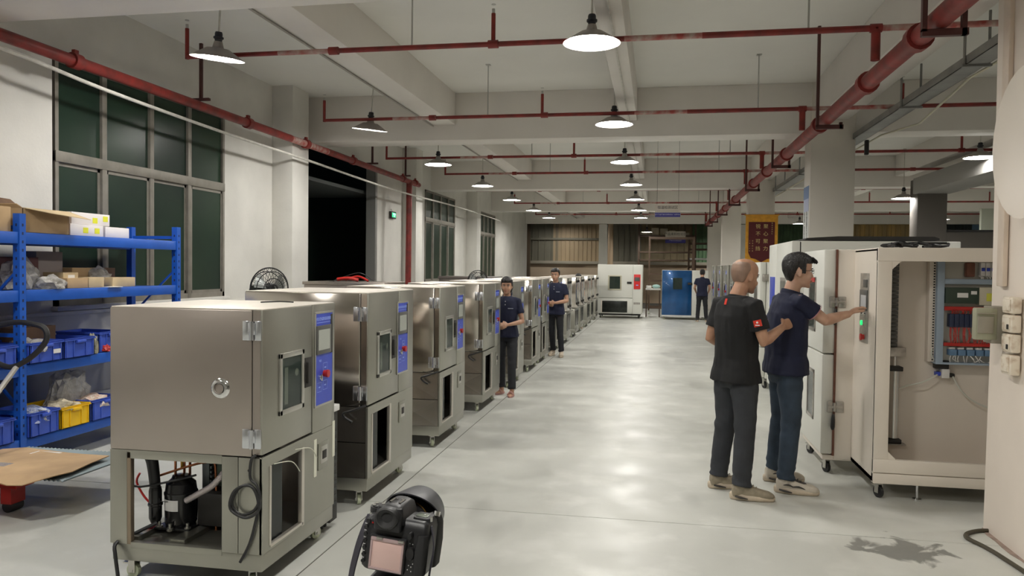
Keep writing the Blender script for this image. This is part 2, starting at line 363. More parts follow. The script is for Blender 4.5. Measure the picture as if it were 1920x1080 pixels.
# branch lines
ends = {6.75: -4.44, 9.95: -4.48, 13.6: -4.9, 16.0: -4.45, 19.6: -4.6, 23.4: -4.3, 28.3: -4.4}
ZB = 3.655
names = ['nearest', 'second', 'third', 'fourth', 'fifth', 'sixth', 'farthest']
for k, (y, x0) in enumerate(ends.items()):
    b = empty('sprinkler_branch_pipe', (0, y, ZB), label='thin red sprinkler pipe crossing under the ceiling, %s from the camera' % names[k], cat='pipe', group='cross pipes under the ceiling')
    pipe('pipe_run', [(x0, 0, 0), (-3.5, 0, 0)], .021, m_red, b); pipe('pipe_run', [(-3.5, 0, 0), (-2.9, 0, 0)], .022, m_red2, b); pipe('pipe_run', [(-2.9, 0, 0), (-.3, 0, 0)], .023, m_red, b)
    pipe('pipe_run', [(-.3, 0, 0), (.35, 0, 0)], .024, m_red2, b); pipe('pipe_run', [(.35, 0, 0), (1.72, 0, 0)], .026, m_red, b)
    pipe('pipe_run', [(1.72, 0, 0), (2.9, 0, 0)], .025, m_red2, b); pipe('pipe_run', [(2.9, 0, 0), (12.9, 0, 0)], .024, m_red, b)
    pipe('riser', [(1.72, 0, 0), (1.72, 0, -.26)], .036, m_red, b)
    for x in (-1.45, 1.72, -2.95, 4.8): MB().cyl((x - .045, 0, 0), (x + .045, 0, 0), .036, n=12).build('joint', m_red, b)
    hs = (x0, -1.45, 4.8, 7.8) if k % 2 == 0 else (x0, -1.48, 2.85, 5.9, 9)
    for x in hs:
        s = empty('sprinkler', (x, 0, 0), parent=b)
        pipe('riser', [(0, 0, -.02), (0, 0, .27)], .019, m_red, s)
        MB().cyl((0, 0, .26), (0, 0, .31), .014).lathe([(0, .345), (.02, .345), (.02, .35), (0, .35)], 10).build('head', pm('sprinkler_head', (.5, .5, .48), .35, .8), s)
    for x in (-2.2, 1.2):
        MB().cyl((x, 0, .02), (x, 0, SLAB - ZB), .008, n=6).box(x - .03, x + .03, -.03, .03, SLAB - ZB - .01, SLAB - ZB).build('hanger', MATS['sprinkler_head'], b)
# grey cable tray on the right
m_tray = pm('tray_grey', (.30, .30, .29), .5, .5, var=.2, vs=5)
tr = empty('cable_tray', (2.75, 6, 3.57), label='long grey cable tray slung under the ceiling right of the columns', cat='cable tray')
MB().box(-.09, .09, 0, 14, -.05, -.045).box(-.09, -.085, 0, 14, -.05, .03).box(.085, .09, 0, 14, -.05, .03).build('tray', m_tray, tr)
for y in (1.5, 3.3, 6.5, 9.5, 12.5): MB().cyl((-.1, y, -.05), (-.1, y, .53), .012, n=6).cyl((.1, y, -.05), (.1, y, .42), .012, n=6).box(-.12, .12, y - .02, y + .02, -.07, -.05).build('hanger', m_tray, tr)
pipe('cable', [(.14, 0, -.06), (.13, 2, -.05), (.16, 3.5, -.2), (.15, 5, -.08), (.12, 9, -.07), (.12, 14, -.06)], .012, pm('cable_cream', (.6, .58, .45), .5), tr, 8)
B('clamp', m_rub, tr, -.02, .03, 5.1, 5.16, -.32, -.12, .01); 
# conduits
m_cw = pm('cable_white', (.66, .64, .58), .5, var=.2, vs=10)
LEFT0 = set(tops())
o = MB().tube([(-6.30, 4, 3.76), (-6.30, 6.5, 3.76), (-6.3, 8, 3.68), (-6.3, 10.5, 3.62), (-6.3, 13.2, 3.60), (-6.25, 18, 3.52), (-6.2, 24, 3.58), (-6.2, 30.5, 3.56)], .022, 8, 4).build('slack_cable', m_cw); tag(o, 'pale slack cable strung along the left wall below the fire main', 'cable'); rescale([o], .822)
cd = empty('lamp_conduit', (-3.40, 0, 3.835), label='thin conduit under the left ceiling rib feeding the lamps', cat='conduit')
for k in range(0, len(yy), 2): pipe('run', [(0, yy[k], 0), (0, yy[k + 1], 0)], .012, pm('conduit_grey', (.33, .31, .28), .5), cd, 6)
cd = empty('lamp_conduit', (-.42, 0, 3.835), label='thin pale conduit under the middle ceiling rib feeding the lamps', cat='conduit')
for k in range(0, len(yy), 2): pipe('run', [(0, yy[k], 0), (0, yy[k + 1], 0)], .012, m_cw, cd, 6)

# ---------------------------------------------------------------- pendant lamps
m_shade = pm('lamp_shade_grey', (.36, .335, .31), .5, .2); m_inner = pm('lamp_inner_white', (.8, .8, .78), .5)
m_bulb = pm('lamp_led', (1., .972, .915), .4, emit=LAMP_POWER); m_sock = pm('lamp_socket', (.02, .022, .03), .5)
def make_lamp(cord):
    r = empty('pendant_lamp')
    sh = MB().lathe([(.035, .115), (.04, .10), (.05, .06), (.062, .055), (.10, .05), (.235, -.035), (.24, -.04)], 40).build('shade', m_shade, r, .5)
    MB().lathe([(.237, -.0395), (.232, -.034), (.10, .046), (.0, .046)], 40).build('reflector', m_inner, r, .5)
    MB().lathe([(.0, -.028), (.11, -.024), (.178, -.012), (.178, -.004), (.0, .0)], 32).build('bulb', m_bulb, r, .5)
    s = MB().lathe([(0, .20), (.028, .20), (.034, .185), (.034, .16), (.045, .155), (.045, .14), (.034, .132), (.03, .11), (0, .11)], 20).build('socket', m_sock, r)
    return r
def cord(o, top):
    o.rotation_euler = o.rotation_euler
    MB().cyl((0, 0, .19), (0, 0, (top - o.location.z) / max(.9, math.cos(o.rotation_euler.x))), .009, n=8).lathe([(0, top - o.location.z - .03), (.03, top - o.location.z - .03), (.035, top - o.location.z), (0, top - o.location.z)], 12).build('cord', m_cw, o)
LY = [0.0, 3.2, 6.52, 10.05, 13.4, 17.0, 20.6, 24.4, 28.0]
order = ['behind', 'beside', 'nearest', 'second', 'third', 'fourth', 'fifth', 'sixth', 'farthest']
proto = make_lamp(.35); used = False; lamps_ = []
LZ = {6.52: 3.60, 10.05: 3.57}
for row, x, tx in (('left', -3.86, 'over the steel chambers'), ('middle', -.56, 'over the aisle')):
    for k, y in enumerate(LY):
        z = LZ.get(y, 3.54)
        o = proto if not used else copy_tree(proto); used = True
        o.location = (x - (.12 if k == 2 and row == 'left' else 0), y, z)
        if row == 'left' and k in (2, 3): o.rotation_euler = (.10, .12, 0)
        if k < 2: lab = 'pendant lamp hanging %s the camera %s' % (order[k], tx)
        else: lab = 'round metal pendant lamp %s, %s from the camera' % (tx, order[k])
        tag(o, lab, 'lamp', 'pendant lamps ' + tx); lamps_.append((o, SLAB))
RL = [(4.9, 24.0, 3.42, 'beside the wide column'), (5.2, 17.9, 3.3, 'nearest the dark grey partition'), (5.0, 13.4, 3.54, 'half hidden by the right column'), (4.9, 6.6, 3.5, 'hidden right of the pillar'), (8.3, 25.0, 3.3, 'before the yellow ribbed sheet'), (8.4, 20, 3.4, 'beyond the grey partition at right edge'), (8.4, 12, 3.5, 'in the right hall, behind the pillar'), (5, 29, 3.4, 'before the green ribbed curtain'), (9, 3, 3.5, 'in the right hall beside the camera')]
for x, y, z, w in RL:
    o = copy_tree(proto); o.location = (x, y, z); o.rotation_euler = (0, 0, 0); tag(o, 'grey pendant lamp in the right hall, ' + w if 'hall' not in w else 'grey pendant lamp ' + w, 'lamp', 'pendant lamps in the right hall'); lamps_.append((o, SLAB))
# yard lamps beyond the far opening
for x, y in ((-4.2, 34.2), (-.4, 33.0), (3, 34.2)):
    o = copy_tree(proto); o.location = (x * 1.083, y * 1.083, 3.9 if x < -4 else 3.4); o.rotation_euler = (0, 0, 0); tag(o, 'pendant lamp in the yard beyond the far opening, %s' % {-4.2: 'left of the far column', -.4: 'right of the far column', 3: 'behind the green sheet'}[x], 'lamp', 'pendant lamps in the yard'); lamps_.append((o, 5.05))
for o, t_ in lamps_: cord(o, t_)
# ---------------------------------------------------------------- stainless chambers on the left
def steel_mat(name, col, rough, wave, ws, metal=1., streak=.0):
    m = pm(name, col, rough, metal, bump=wave, bs=ws, bd=0, var=.10, vs=1.2, aniso=.3)
    return m
m_st = steel_mat('satin_steel', (.45, .40, .36), .38, .10, 2.2)
m_sf = pm('steel_front', (.40, .395, .345), .36, .9, var=.08, vs=3, bump=.05, bs=3)
m_mir = pm('mirror_steel', (.62, .575, .52), .15, 1., bump=.9, bs=2.0, bd=0, var=.1, vs=2, stretch=(1, 1, 2.2))
m_low = pm('creased_steel', (.66, .61, .55), .27, 1., var=.1, vs=3, bump=.3, bs=4, bd=0)
m_top = pm('steel_top_reflection', (.80, .74, .66), .45, .35, var=.06, vs=6)  # cream colour paints the ceiling's reflection onto the steel tops
m_hinge = pm('hinge_chrome', (.66, .68, .72), .22, 1.)
m_seal = pm('seal_black', (.02, .018, .016), .6)
m_blue = pm('panel_blue', (.035, .07, .52), .35, var=.1, vs=8)
m_bluel = pm('print_light_blue', (.30, .40, .85), .5)
m_scr = pm('screen_grey', (.40, .42, .38), .25)
m_scrf = pm('screen_frame', (.09, .09, .085), .4)
m_chr = pm('chrome', (.75, .75, .75), .12, 1.)
m_redk = pm('knob_red', (.45, .02, .015), .35)
m_in = pm('chamber_inside', (.035, .04, .035), .25, .4, var=.5, vs=10)
m_gl = pm('window_glass', (.03, .05, .045), .04, 0, spec=.7, alpha=.45)
m_wheel = pm('caster_green', (.52, .56, .40), .4); m_zinc = pm('zinc', (.55, .54, .5), .3, .9)
m_cu = pm('copper', (.45, .17, .08), .3, .9); m_blk = pm('gloss_black', (.012, .012, .013), .22); m_white = pm('white_label', (.75, .74, .72), .5)
m_fin = pm('condenser_fin', (.03, .035, .035), .4, .5)
m_cable = pm('cable_black', (.014, .014, .015), .45)
def caster(parent, x, y, h=.11, ang=0., wheel=None, r=.037):
    c = empty('caster', (x, y, 0), ang, parent=parent)
    MB().cyl((-.012, 0, r), (.012, 0, r), r, n=20).build('wheel', wheel or m_wheel, c)
    MB().box(-.035, .035, -.035, .035, h - .008, h, .002).box(-.021, -.016, -.02, .02, r - .01, h - .01).box(.016, .021, -.02, .02, r - .01, h - .01).box(-.02, .02, -.02, .02, h - .022, h - .008).cyl((-.024, 0, r), (.024, 0, r), .009, n=8).box(-.014, .014, .01, .06, h - .04, h - .032).build('fork', m_zinc, c)
    return c
def hinge(parent, x, y, z, mat=None):
    """hinge leaf pair on a face that looks towards -y"""
    mat = mat or m_hinge; h = MB()
    h.box(x - .052, x - .014, y - .010, y, z - .05, z + .05, .003).box(x + .014, x + .05, y - .010, y, z - .05, z + .05, .003)
    h.cyl((x, y - .012, z - .048), (x, y - .012, z + .048), .012, n=12).box(x - .02, x + .02, y - .014, y, z - .02, z + .04, .002)
    return h.build('hinge', mat, parent)
m_tape = pm('masking_tape', (.74, .74, .62), .6)
def chamber(kind=0, side=None, W=.90, D=.86, H=1.45, front=None, rich=True, wheelang=0):
    """local frame: front face at x=0 looking +x, near side at y=0 looking -y, body towards -x"""
    side = side or m_mir; front = front or m_sf
    r = empty('test_chamber'); zb = .70; d = .055
    # body (behind the door seam) and the fixed right strip
    b = MB(); b.box(-D, -d - .004, 0, W, zb, H, .008); b.build('upper_body', side, r)
    B('control_strip', front, r, -d - .003, 0, .59 / .9 * W, W, zb, H, .004)
    B('top_sheet', m_top, r, -D + .005, -.004, .006, W - .006, H - .001, H + .004, .002)
    dr = B('door', front, r, -d, 0, .0, .575 / .9 * W, zb + .012, H, .006)
    if side is not front: B('door_edge', side, dr, -d + .002, -.012, -.0015, .01, zb + .014, H - .002)
    B('seal', m_seal, dr, -d - .006, -d, .006, .575 / .9 * W, zb + .015, H - .003)
    # window in the door
    y0, y1, z0, z1 = .17, .455, .88, 1.21
    w = empty('window', parent=dr)
    f = MB(); t = .028
    for q in ((y0, y1, z1 - t, z1), (y0, y1, z0, z0 + t), (y0, y0 + t, z0, z1), (y1 - t, y1, z0, z1)): f.box(-.006, .010, *q, .003)
    f.build('window_frame', m_zinc, w).parent = dr
    B('pane', m_gl, dr, .001, .004, y0 + t, y1 - t, z0 + t, z1 - t)
    o = B('opening', m_in, dr, -.002, .0008, y0 + t, y1 - t, z0 + t, z1 - t)
    MB().cyl((.002, (y0 + y1) / 2 + .06, z1 - .12), (.0028, (y0 + y1) / 2 + .06, z1 - .12), .022, n=12).box(.001, .003, y0 + .06, y0 + .10, z0 + .05, z1 - .08).build('lamp_glint', pm('painted_glint', (.45, .5, .42), .25, 1.), dr)  # pale disc and bar painted in as a glint on the window
    bpy.data.objects.remove(w)
    h = MB(); hy0, hy1 = .468, .560
    h.box(.0, .008, hy0, hy1, .985, 1.155, .003).box(.003, .022, hy0 + .012, hy0 + .03, 1.01, 1.13, .004); h.build('handle', m_seal, dr)
    # control panel
    cp = empty('control_panel', parent=r); ca, cb = .612, .845
    f = MB()
    for q in ((ca - .012, cb + .012, 1.395, 1.407), (ca - .012, cb + .012, .845, .857), (ca - .012, ca, .857, 1.395), (cb, cb + .012, .857, 1.395)): f.box(0, .007, *q, .002)
    f.build('frame', m_zinc, cp)
    B('panel_face', m_blue, cp, 0, .004, ca, cb, .857, 1.395)
    B('screen_frame', m_scrf, cp, .003, .012, ca + .002, cb - .03, 1.155, 1.325, .003)
    B('screen', m_scr, cp, .0115, .0135, ca + .02, cb - .055, 1.18, 1.30)
    B('dark_edge', m_seal, cp, .003, .006, cb - .028, cb - .002, 1.15, 1.385)
    if rich:
        text('panel_title', '可程式恒温恒湿试验箱', .0215, m_bluel, cp, (.0048, (ca + cb) / 2 - .015, 1.362), (0, 1, 0), (0, 0, 1))
        B('title_rule', m_bluel, cp, .004, .005, ca + .012, cb - .035, 1.34, 1.3435)
        text('button_label', '电源', .016, m_bluel, cp, (.0048, ca + .06, 1.115), (0, 1, 0), (0, 0, 1))
        for k, (yy_, zz) in enumerate(((ca + .05, .96), (ca + .13, .965), (ca + .13, 1.07))):
            fr = MB()
            for q in ((yy_ - .03, yy_ + .03, zz + .026, zz + .028), (yy_ - .03, yy_ + .03, zz - .028, zz - .026), (yy_ - .03, yy_ - .028, zz - .028, zz + .028), (yy_ + .028, yy_ + .03, zz - .028, zz + .028)): fr.box(.004, .005, *q)
            fr.box(.004, .0052, yy_ - .012, yy_ + .012, zz - .004, zz + .004); fr.build('print_box', m_bluel, cp)
    MB().cyl((.004, ca + .115, 1.035), (.022, ca + .115, 1.035), .020, n=18).cyl((.02, ca + .115, 1.035), (.034, ca + .115, 1.035), .023, n=18).build('stop_button', m_redk, cp)
    MB().cyl((.004, ca + .045, 1.02), (.016, ca + .045, 1.02), .014, n=16).box(.012, .026, ca + .041, ca + .049, 1.0, 1.04, .002).build('key_switch', m_chr, cp)
    # hinges on the near side
    hinge(r, -d, 0, 1.345); hinge(r, -d, 0, .795)
    # lower cabinet: posts and rails round the front opening
    lb = MB(); o0, o1, p0, p1 = .085, .46, .225, .64; k = .015
    lb.box(-k, 0, .0, o0, .20, zb).box(-k, 0, o1, W, .20, zb).box(-k, 0, o0, o1, p1, zb).box(-k, 0, o0, o1, .20, p0)
    lb.build('lower_front', front, r, .5)
    fr = MB()
    for q in ((o0 - .012, o0 + .006, p0, p1), (o1 - .02, o1 + .012, p0 - .02, p1 + .01), (o0, o1, p0 - .012, p0 + .004)): fr.box(-.02, .004, *q, .002)
    fr.build('opening_trim', pm('trim_steel', (.66, .62, .56), .3, .8), r)
    B('base_frame', front, r, -D + .01, -.004, .004, W - .004, .11, .20, .006)
    B('condenser', m_fin, r, -.075, -.03, o0 - .02, .27, .21, .69)
    B('inner_plate', pm('inner_grey', (.16, .15, .14), .35, .6, var=.2, vs=6), r, -.30, -.29, .26, .6, .2, .69)
    B('far_side_sheet', side, r, -D, -.016, W - .012, W, .20, zb)
    if kind != 1:
        B('rear_sheet', m_st, r, -D, -D + .012, 0.01, W - .012, .20, zb)
        # lower side as four creased sheets
        for i in range(2):
            for j in range(2):
                x0 = -D + .0 + i * (D - .015) / 2; z0_ = .20 + j * .25
                o = MB(); a, b2 = x0 + .003, x0 + (D - .015) / 2 - .003; c0, c1 = z0_ + .003, z0_ + .247
                mid = ((a + b2) / 2, .0 + .010, (c0 + c1) / 2)
                vs = [o.bm.verts.new(p) for p in ((a, 0, c0), (b2, 0, c0), (b2, 0, c1), (a, 0, c1))]; m_ = o.bm.verts.new((mid[0], .004, mid[2]))
                vb = [o.bm.verts.new(p) for p in ((a, .012, c0), (b2, .012, c0), (b2, .012, c1), (a, .012, c1))]
                for q in range(4):
                    o.bm.faces.new((vs[q], vs[(q + 1) % 4], m_)); o.bm.faces.new((vs[(q + 1) % 4], vs[q], vb[q], vb[(q + 1) % 4]))
                o.bm.faces.new(vb[::-1]); o.build('side_sheet', m_low, r, 0)
        B('side_backing', m_seal, r, -D + .02, -.02, .012, .016, .20, zb)
        t = MB(); t.tube([(-.02, .0, .71), (-.035, -.03, .705), (-.10, -.04, .68), (-.16, -.045, .66), (-.15, -.04, .63), (-.10, -.035, .60)], .009, 8, 5).build('power_cord', m_cable, r)
    # vent socket plate
    B('socket_plate', front, r, 0, .006, .655, .80, .465, .625, .003)
    B('socket_recess', m_zinc, r, .004, .009, .68, .775, .50, .60, .002)
    B('socket', m_seal, r, .008, .012, .70, .755, .525, .575, .003)
    for x in (-.09, -D + .09):
        for y in (.07, W - .07): caster(r, x, y, ang=(.5 + wheelang) * (1 if y < .3 else -.7) + (0 if x > -.4 else 1))
    return r
# nearest chamber: satin steel with the compressor bay open
c1 = chamber(1, m_st, W=.89, D=.87)
c1.location = (-1.945, 3.60, 0); tag(c1, 'satin steel test chamber nearest the camera, compressor bay open at the side', 'test chamber', 'stainless chambers in the left row')
c1.name = 'test_chamber'
D = .87
def side_frame(r):
    f = MB(); f.box(-D, -D + .10, 0, .02, .20, .70, .003); f.build('corner_post', m_sf, r)
    B('corner_edge', pm('brown_edge', (.28, .22, .16), .4, .6), r, -D + .10, -D + .122, .0, .03, .20, .69, .002)
    B('side_panel', m_sf, r, -.225, -.135, .0, .02, .20, .695, .002); B('side_panel', m_sf, r, -.132, -.002, .0, .02, .20, .695, .002)
    B('top_rail', m_sf, r, -D + .10, -.225, .0, .03, .655, .70, .002); B('bottom_rail', m_sf, r, -D + .12, -.225, .0, .035, .18, .212, .002)
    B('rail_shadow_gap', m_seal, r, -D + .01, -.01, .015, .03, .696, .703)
    B('floor_rail', m_sf, r, -.55, -.47, .05, .8, .20, .225); B('floor_rail', m_sf, r, -.80, -.74, .05, .8, .20, .225)
side_frame(c1)
MB().lathe([(0, .004), (.028, .004), (.030, .012), (.036, .012), (.044, .010), (.052, .003), (.054, 0)], 28, Matrix.Translation((-.235, 0, 1.045)) @ Matrix.Rotation(PI / 2, 4, 'X')).build('cable_port', m_chr, c1)
MB().lathe([(0, .006), (.024, .006), (.026, .016)], 20, Matrix.Translation((-.235, 0, 1.045)) @ Matrix.Rotation(PI / 2, 4, 'X')).build('port_plug', pm('plug_grey', (.32, .28, .25), .5), c1)
MB().cyl((-.072, -.003, .632), (-.072, 0, .632), .008, n=12).build('screw_hole', m_seal, c1)
cp_ = MB(); cp_.lathe([(0, .23), (.075, .23), (.085, .25), (.087, .40), (.089, .405), (.089, .415), (.084, .42), (.078, .465), (.05, .49), (.045, .505), (.0, .51)], 28, Matrix.Translation((-.635, .27, -.0)))
cpo = cp_.build('compressor', m_blk, c1)
B('foot_plate', m_blk, cpo, -.74, -.53, .18, .36, .222, .234, .003)
for x, y in ((-.72, .2), (-.55, .2), (-.635, .17)): MB().cyl((x, y, .22), (x, y, .262), .009, n=8).cyl((x, y, .225), (x, y, .24), .018, n=10).build('bolt', m_zinc, cpo)
lab = MB(); ring_ = []
for k in range(9):
    a = -PI / 2 - .72 + k * .14; ring_.append((-.635 + .0885 * math.cos(a), .27 + .0885 * math.sin(a)))
lab.loft([[(x, y, z) for x, y in ring_] for z in (.325, .385)], False, False).build('label', m_white, cpo, 0)
B('label_print', m_seal, cpo, -.70, -.655, .18, .1815, .376, .380)
MB().lathe([(0, .25), (.025, .255), (.034, .28), (.034, .345), (.039, .35), (.039, .36), (.034, .365), (.034, .43), (.03, .45), (0, .455)], 20, Matrix.Translation((-.745, .20, 0))).build('accumulator', m_blk, c1)
MB().tube([(-.80, .17, .665), (-.775, .17, .655), (-.755, .18, .61), (-.75, .19, .55), (-.745, .2, .44)], [.034, .033, .032, .03, .028], 14, 4).build('insulated_pipe', m_rub, c1)
MB().tube([(-.53, .16, .40), (-.46, .15, .44), (-.36, .14, .50), (-.29, .14, .58)], .017, 12, 5).build('braided_hose', pm('braid_silver', (.62, .56, .55), .25, .8, bump=.8, bs=200), c1)
for pts in ([(-.69, .3, .22), (-.69, .3, .69)], [(-.655, .33, .25), (-.655, .33, .69)], [(-.62, .33, .45), (-.62, .33, .69)], [(-.44, .3, .2), (-.445, .3, .56), (-.5, .3, .575), (-.6, .3, .55), (-.75, .25, .50)]):
    MB().tube(pts, .007, 8, 3).build('copper_pipe', m_cu, c1)
MB().tube([(-.84, .2, .52), (-.86, .2, .47), (-.82, .2, .40), (-.78, .2, .36)], .006, 8, 4).build('red_wire', m_redk, c1)
MB().tube([(-.74, .2, .26), (-.76, .18, .23), (-.80, .17, .215)], .014, 8, 3).build('red_hose', pm('red_hose', (.5, .02, .05), .35), c1)
MB().tube([(-.86, .1, .50), (-.8, .15, .46), (-.6, .2, .50), (-.5, .2, .53)], .006, 8, 3).build('black_wire', m_cable, c1)
MB().tube([(-.70, .15, .27), (-.80, .06, .22), (-.83, -.01, .2), (-.815, -.03, .14), (-.80, -.03, .03), (-.78, -.06, .008), (-.7, -.1, .008)], .010, 8, 4).build('drain_cord', m_cable, c1)
MB().cyl((-.665, .33, .53), (-.665, .33, .58), .012, n=10).build('brass_valve', pm('brass', (.6, .38, .08), .3, .9), c1)
B('coil_block', pm('coil_dark', (.02, .025, .025), .4, .3), c1, -.60, -.24, .42, .5, .22, .69)
B('duct', pm('duct_grey', (.30, .34, .36), .4, .4), c1, -.56, -.52, .36, .40, .40, .69); 
for k in range(10): B('duct_tooth', MATS['duct_grey'], c1, -.515, -.505, .36, .40, .42 + k * .026, .433 + k * .026)
B('green_tank', pm('tank_green', (.12, .17, .13), .4), c1, -.49, -.38, .39, .42, .40, .69)
B('motor_block', m_seal, c1, -.53, -.33, .25, .4, .23, .42, .02)
B('side_condenser', m_fin, c1, -.25, -.228, .04, .6, .21, .66)
MB().tube([(-.03, -.01, .715), (-.05, -.02, .69), (-.055, -.02, .60), (-.02, -.02, .565), (.0, -.025, .50), (-.04, -.02, .43), (-.11, -.02, .41), (-.155, -.02, .46), (-.13, -.02, .53), (-.07, -.02, .565), (-.02, -.02, .53), (-.0, -.025, .46), (-.03, -.03, .415), (-.09, -.03, .40), (-.16, -.03, .44), (-.145, -.03, .52), (-.09, -.03, .56), (-.04, -.02, .55), (-.01, -.02, .47), (-.03, -.02, .36), (-.06, -.02, .26), (-.11, -.02, .165)], .0075, 8, 5).build('power_cord', m_cable, c1)
for y, z0_, z1_ in ((.60, .44, .66), (.86, .50, .72)): B('tape_strip', m_tape, c1, .0, .002, y, y + .035, z0_, z1_)
for a, b_ in (((.0, .12, .64), (.0, .40, .53)), ((.0, .36, .66), (.0, .62, .555))): MB().tube([a, (.03, (a[1] + b_[1]) / 2 , a[2] - .02), (.01, b_[1], b_[2])], .0025, 6, 5).build('loose_tie', m_tape, c1)
MB().tube([(-.35, .62, 1.458), (-.25, .66, 1.462), (-.18, .7, 1.458)], .004, 6, 3).build('top_debris', m_cable, c1)
# the rest of the row
c2 = chamber(0, m_mir, W=1.0, D=.93, H=1.49); c2.location = (-1.945, 5.06, 0)
tag(c2, 'mirror steel test chamber second from the camera, just behind the open one', 'test chamber', 'stainless chambers in the left row')
plain = chamber(0, m_mir, W=.95, D=.92, H=1.485)
labs = ['third steel test chamber from the camera in the left row', 'steel test chamber just in front of the woman, blue panel beside her face', 'steel test chamber directly behind the woman',
        'steel test chamber two behind the woman, right before the standing man', 'steel test chamber beside the man in navy polo at mid row', 'steel test chamber just behind the man at mid row']
ysr = [6.87, 8.70, 10.55, 12.27, 13.42, 15.35]
for k, (y, l) in enumerate(zip(ysr, labs)):
    o = plain if k == 0 else copy_tree(plain); o.location = (-1.945, y, 0); o.scale = (1, {4: .9, 1: 1.035}.get(k, 1), 1); tag(o, l, 'test chamber', 'stainless chambers in the left row')
# rear-view units further on: backs with black plugs
def back_unit():
    r = empty('test_chamber'); 
    B('upper_body', m_mir, r, -.9, 0, 0, .9, .72, 1.46, .008); B('lower_body', m_sf, r, -.88, -.01, .02, .88, .2, .70, .006); B('base_frame', m_sf, r, -.9, 0, 0, .9, .11, .2, .006)
    B('top_sheet', m_top, r, -.895, -.005, .005, .895, 1.46, 1.465)
    B('edge_strip', m_white, r, -.03, .004, .86, .905, .73, 1.455)
    for y in (.18, .62):
        for z in (.82, 1.36): MB().cyl((0, y, z), (.03, y, z), .03, n=14).build('plug', m_seal, r)
    for y in (.12, .5): B('louver', m_in, r, -.012, .0, y, y + .28, .28, .64)
    B('lip', m_zinc, r, -.02, .05, .05, .85, .70, .72)
    for x in (-.8, -.1):
        for y in (.08, .82): caster(r, x, y)
    return r
bu = back_unit()
bl = ['steel chamber with white edge strip and black plugs, nearest behind the standing man', 'plugged steel chamber second behind the standing man', 'plugged steel chamber third behind the standing man, before the hair of a hidden person', 'plugged steel chamber just past the hidden person', 'steel chamber second last in the left row', 'steel chamber last in the left row, by the white far chamber']
for k, y in enumerate((17.1, 18.75, 20.3, 22.1, 23.7, 25.3)):
    o = bu if k == 0 else copy_tree(bu); o.location = (-1.93 + .02 * (k % 2), y, 0); tag(o, bl[k], 'test chamber', 'stainless chambers in the left row')
LEFT0 = set(tops())
# steel cabinet behind the row by the loading opening, with red tool on top
sc_ = empty('steel_cabinet', (-5.3, 12.0, 0), label='low grey steel cabinet standing before the dark loading opening', cat='cabinet')
B('body', m_st, sc_, -.45, .95, 0, 1.0, -.2, 1.36, .01); B('top', m_st, sc_, -.47, .97, -.02, 1.02, 1.36, 1.41, .006); B('plinth', m_seal, sc_, -.42, .92, .03, .97, -.3, -.2)
t = MB(); random.seed(5)
t.tube([(-5.2, 12.1, 1.45), (-5.0, 12.1, 1.47), (-4.85, 12.15, 1.44)], .03, 8, 4).tube([(-5.1, 12.2, 1.44), (-4.9, 12.25, 1.50), (-4.7, 12.2, 1.43)], .02, 8, 4)
tag(t.build('cable_bundle', m_redk), 'red cable bundle lying on the low grey steel cabinet', 'cable')
tag(MB().tube([(-5.3, 12.15, 1.42), (-5.1, 12.2, 1.50), (-4.8, 12.1, 1.56), (-4.6, 12.2, 1.43)], .008, 6, 5).build('wire', m_cable), 'thin black wire looping over the low steel cabinet', 'wire')
sc2 = empty('steel_cabinet', (-4.6, 17.5, 0), label='dark topped steel cabinet behind the middle of the left row', cat='cabinet')
B('body', m_st, sc2, -.4, .9, 0, 1.0, -.2, 1.40, .01); B('top', pm('dark_top', (.12, .1, .09), .5), sc2, -.42, .92, -.02, 1.02, 1.40, 1.46, .006); B('plinth', m_seal, sc2, -.38, .88, .03, .97, -.3, -.2)

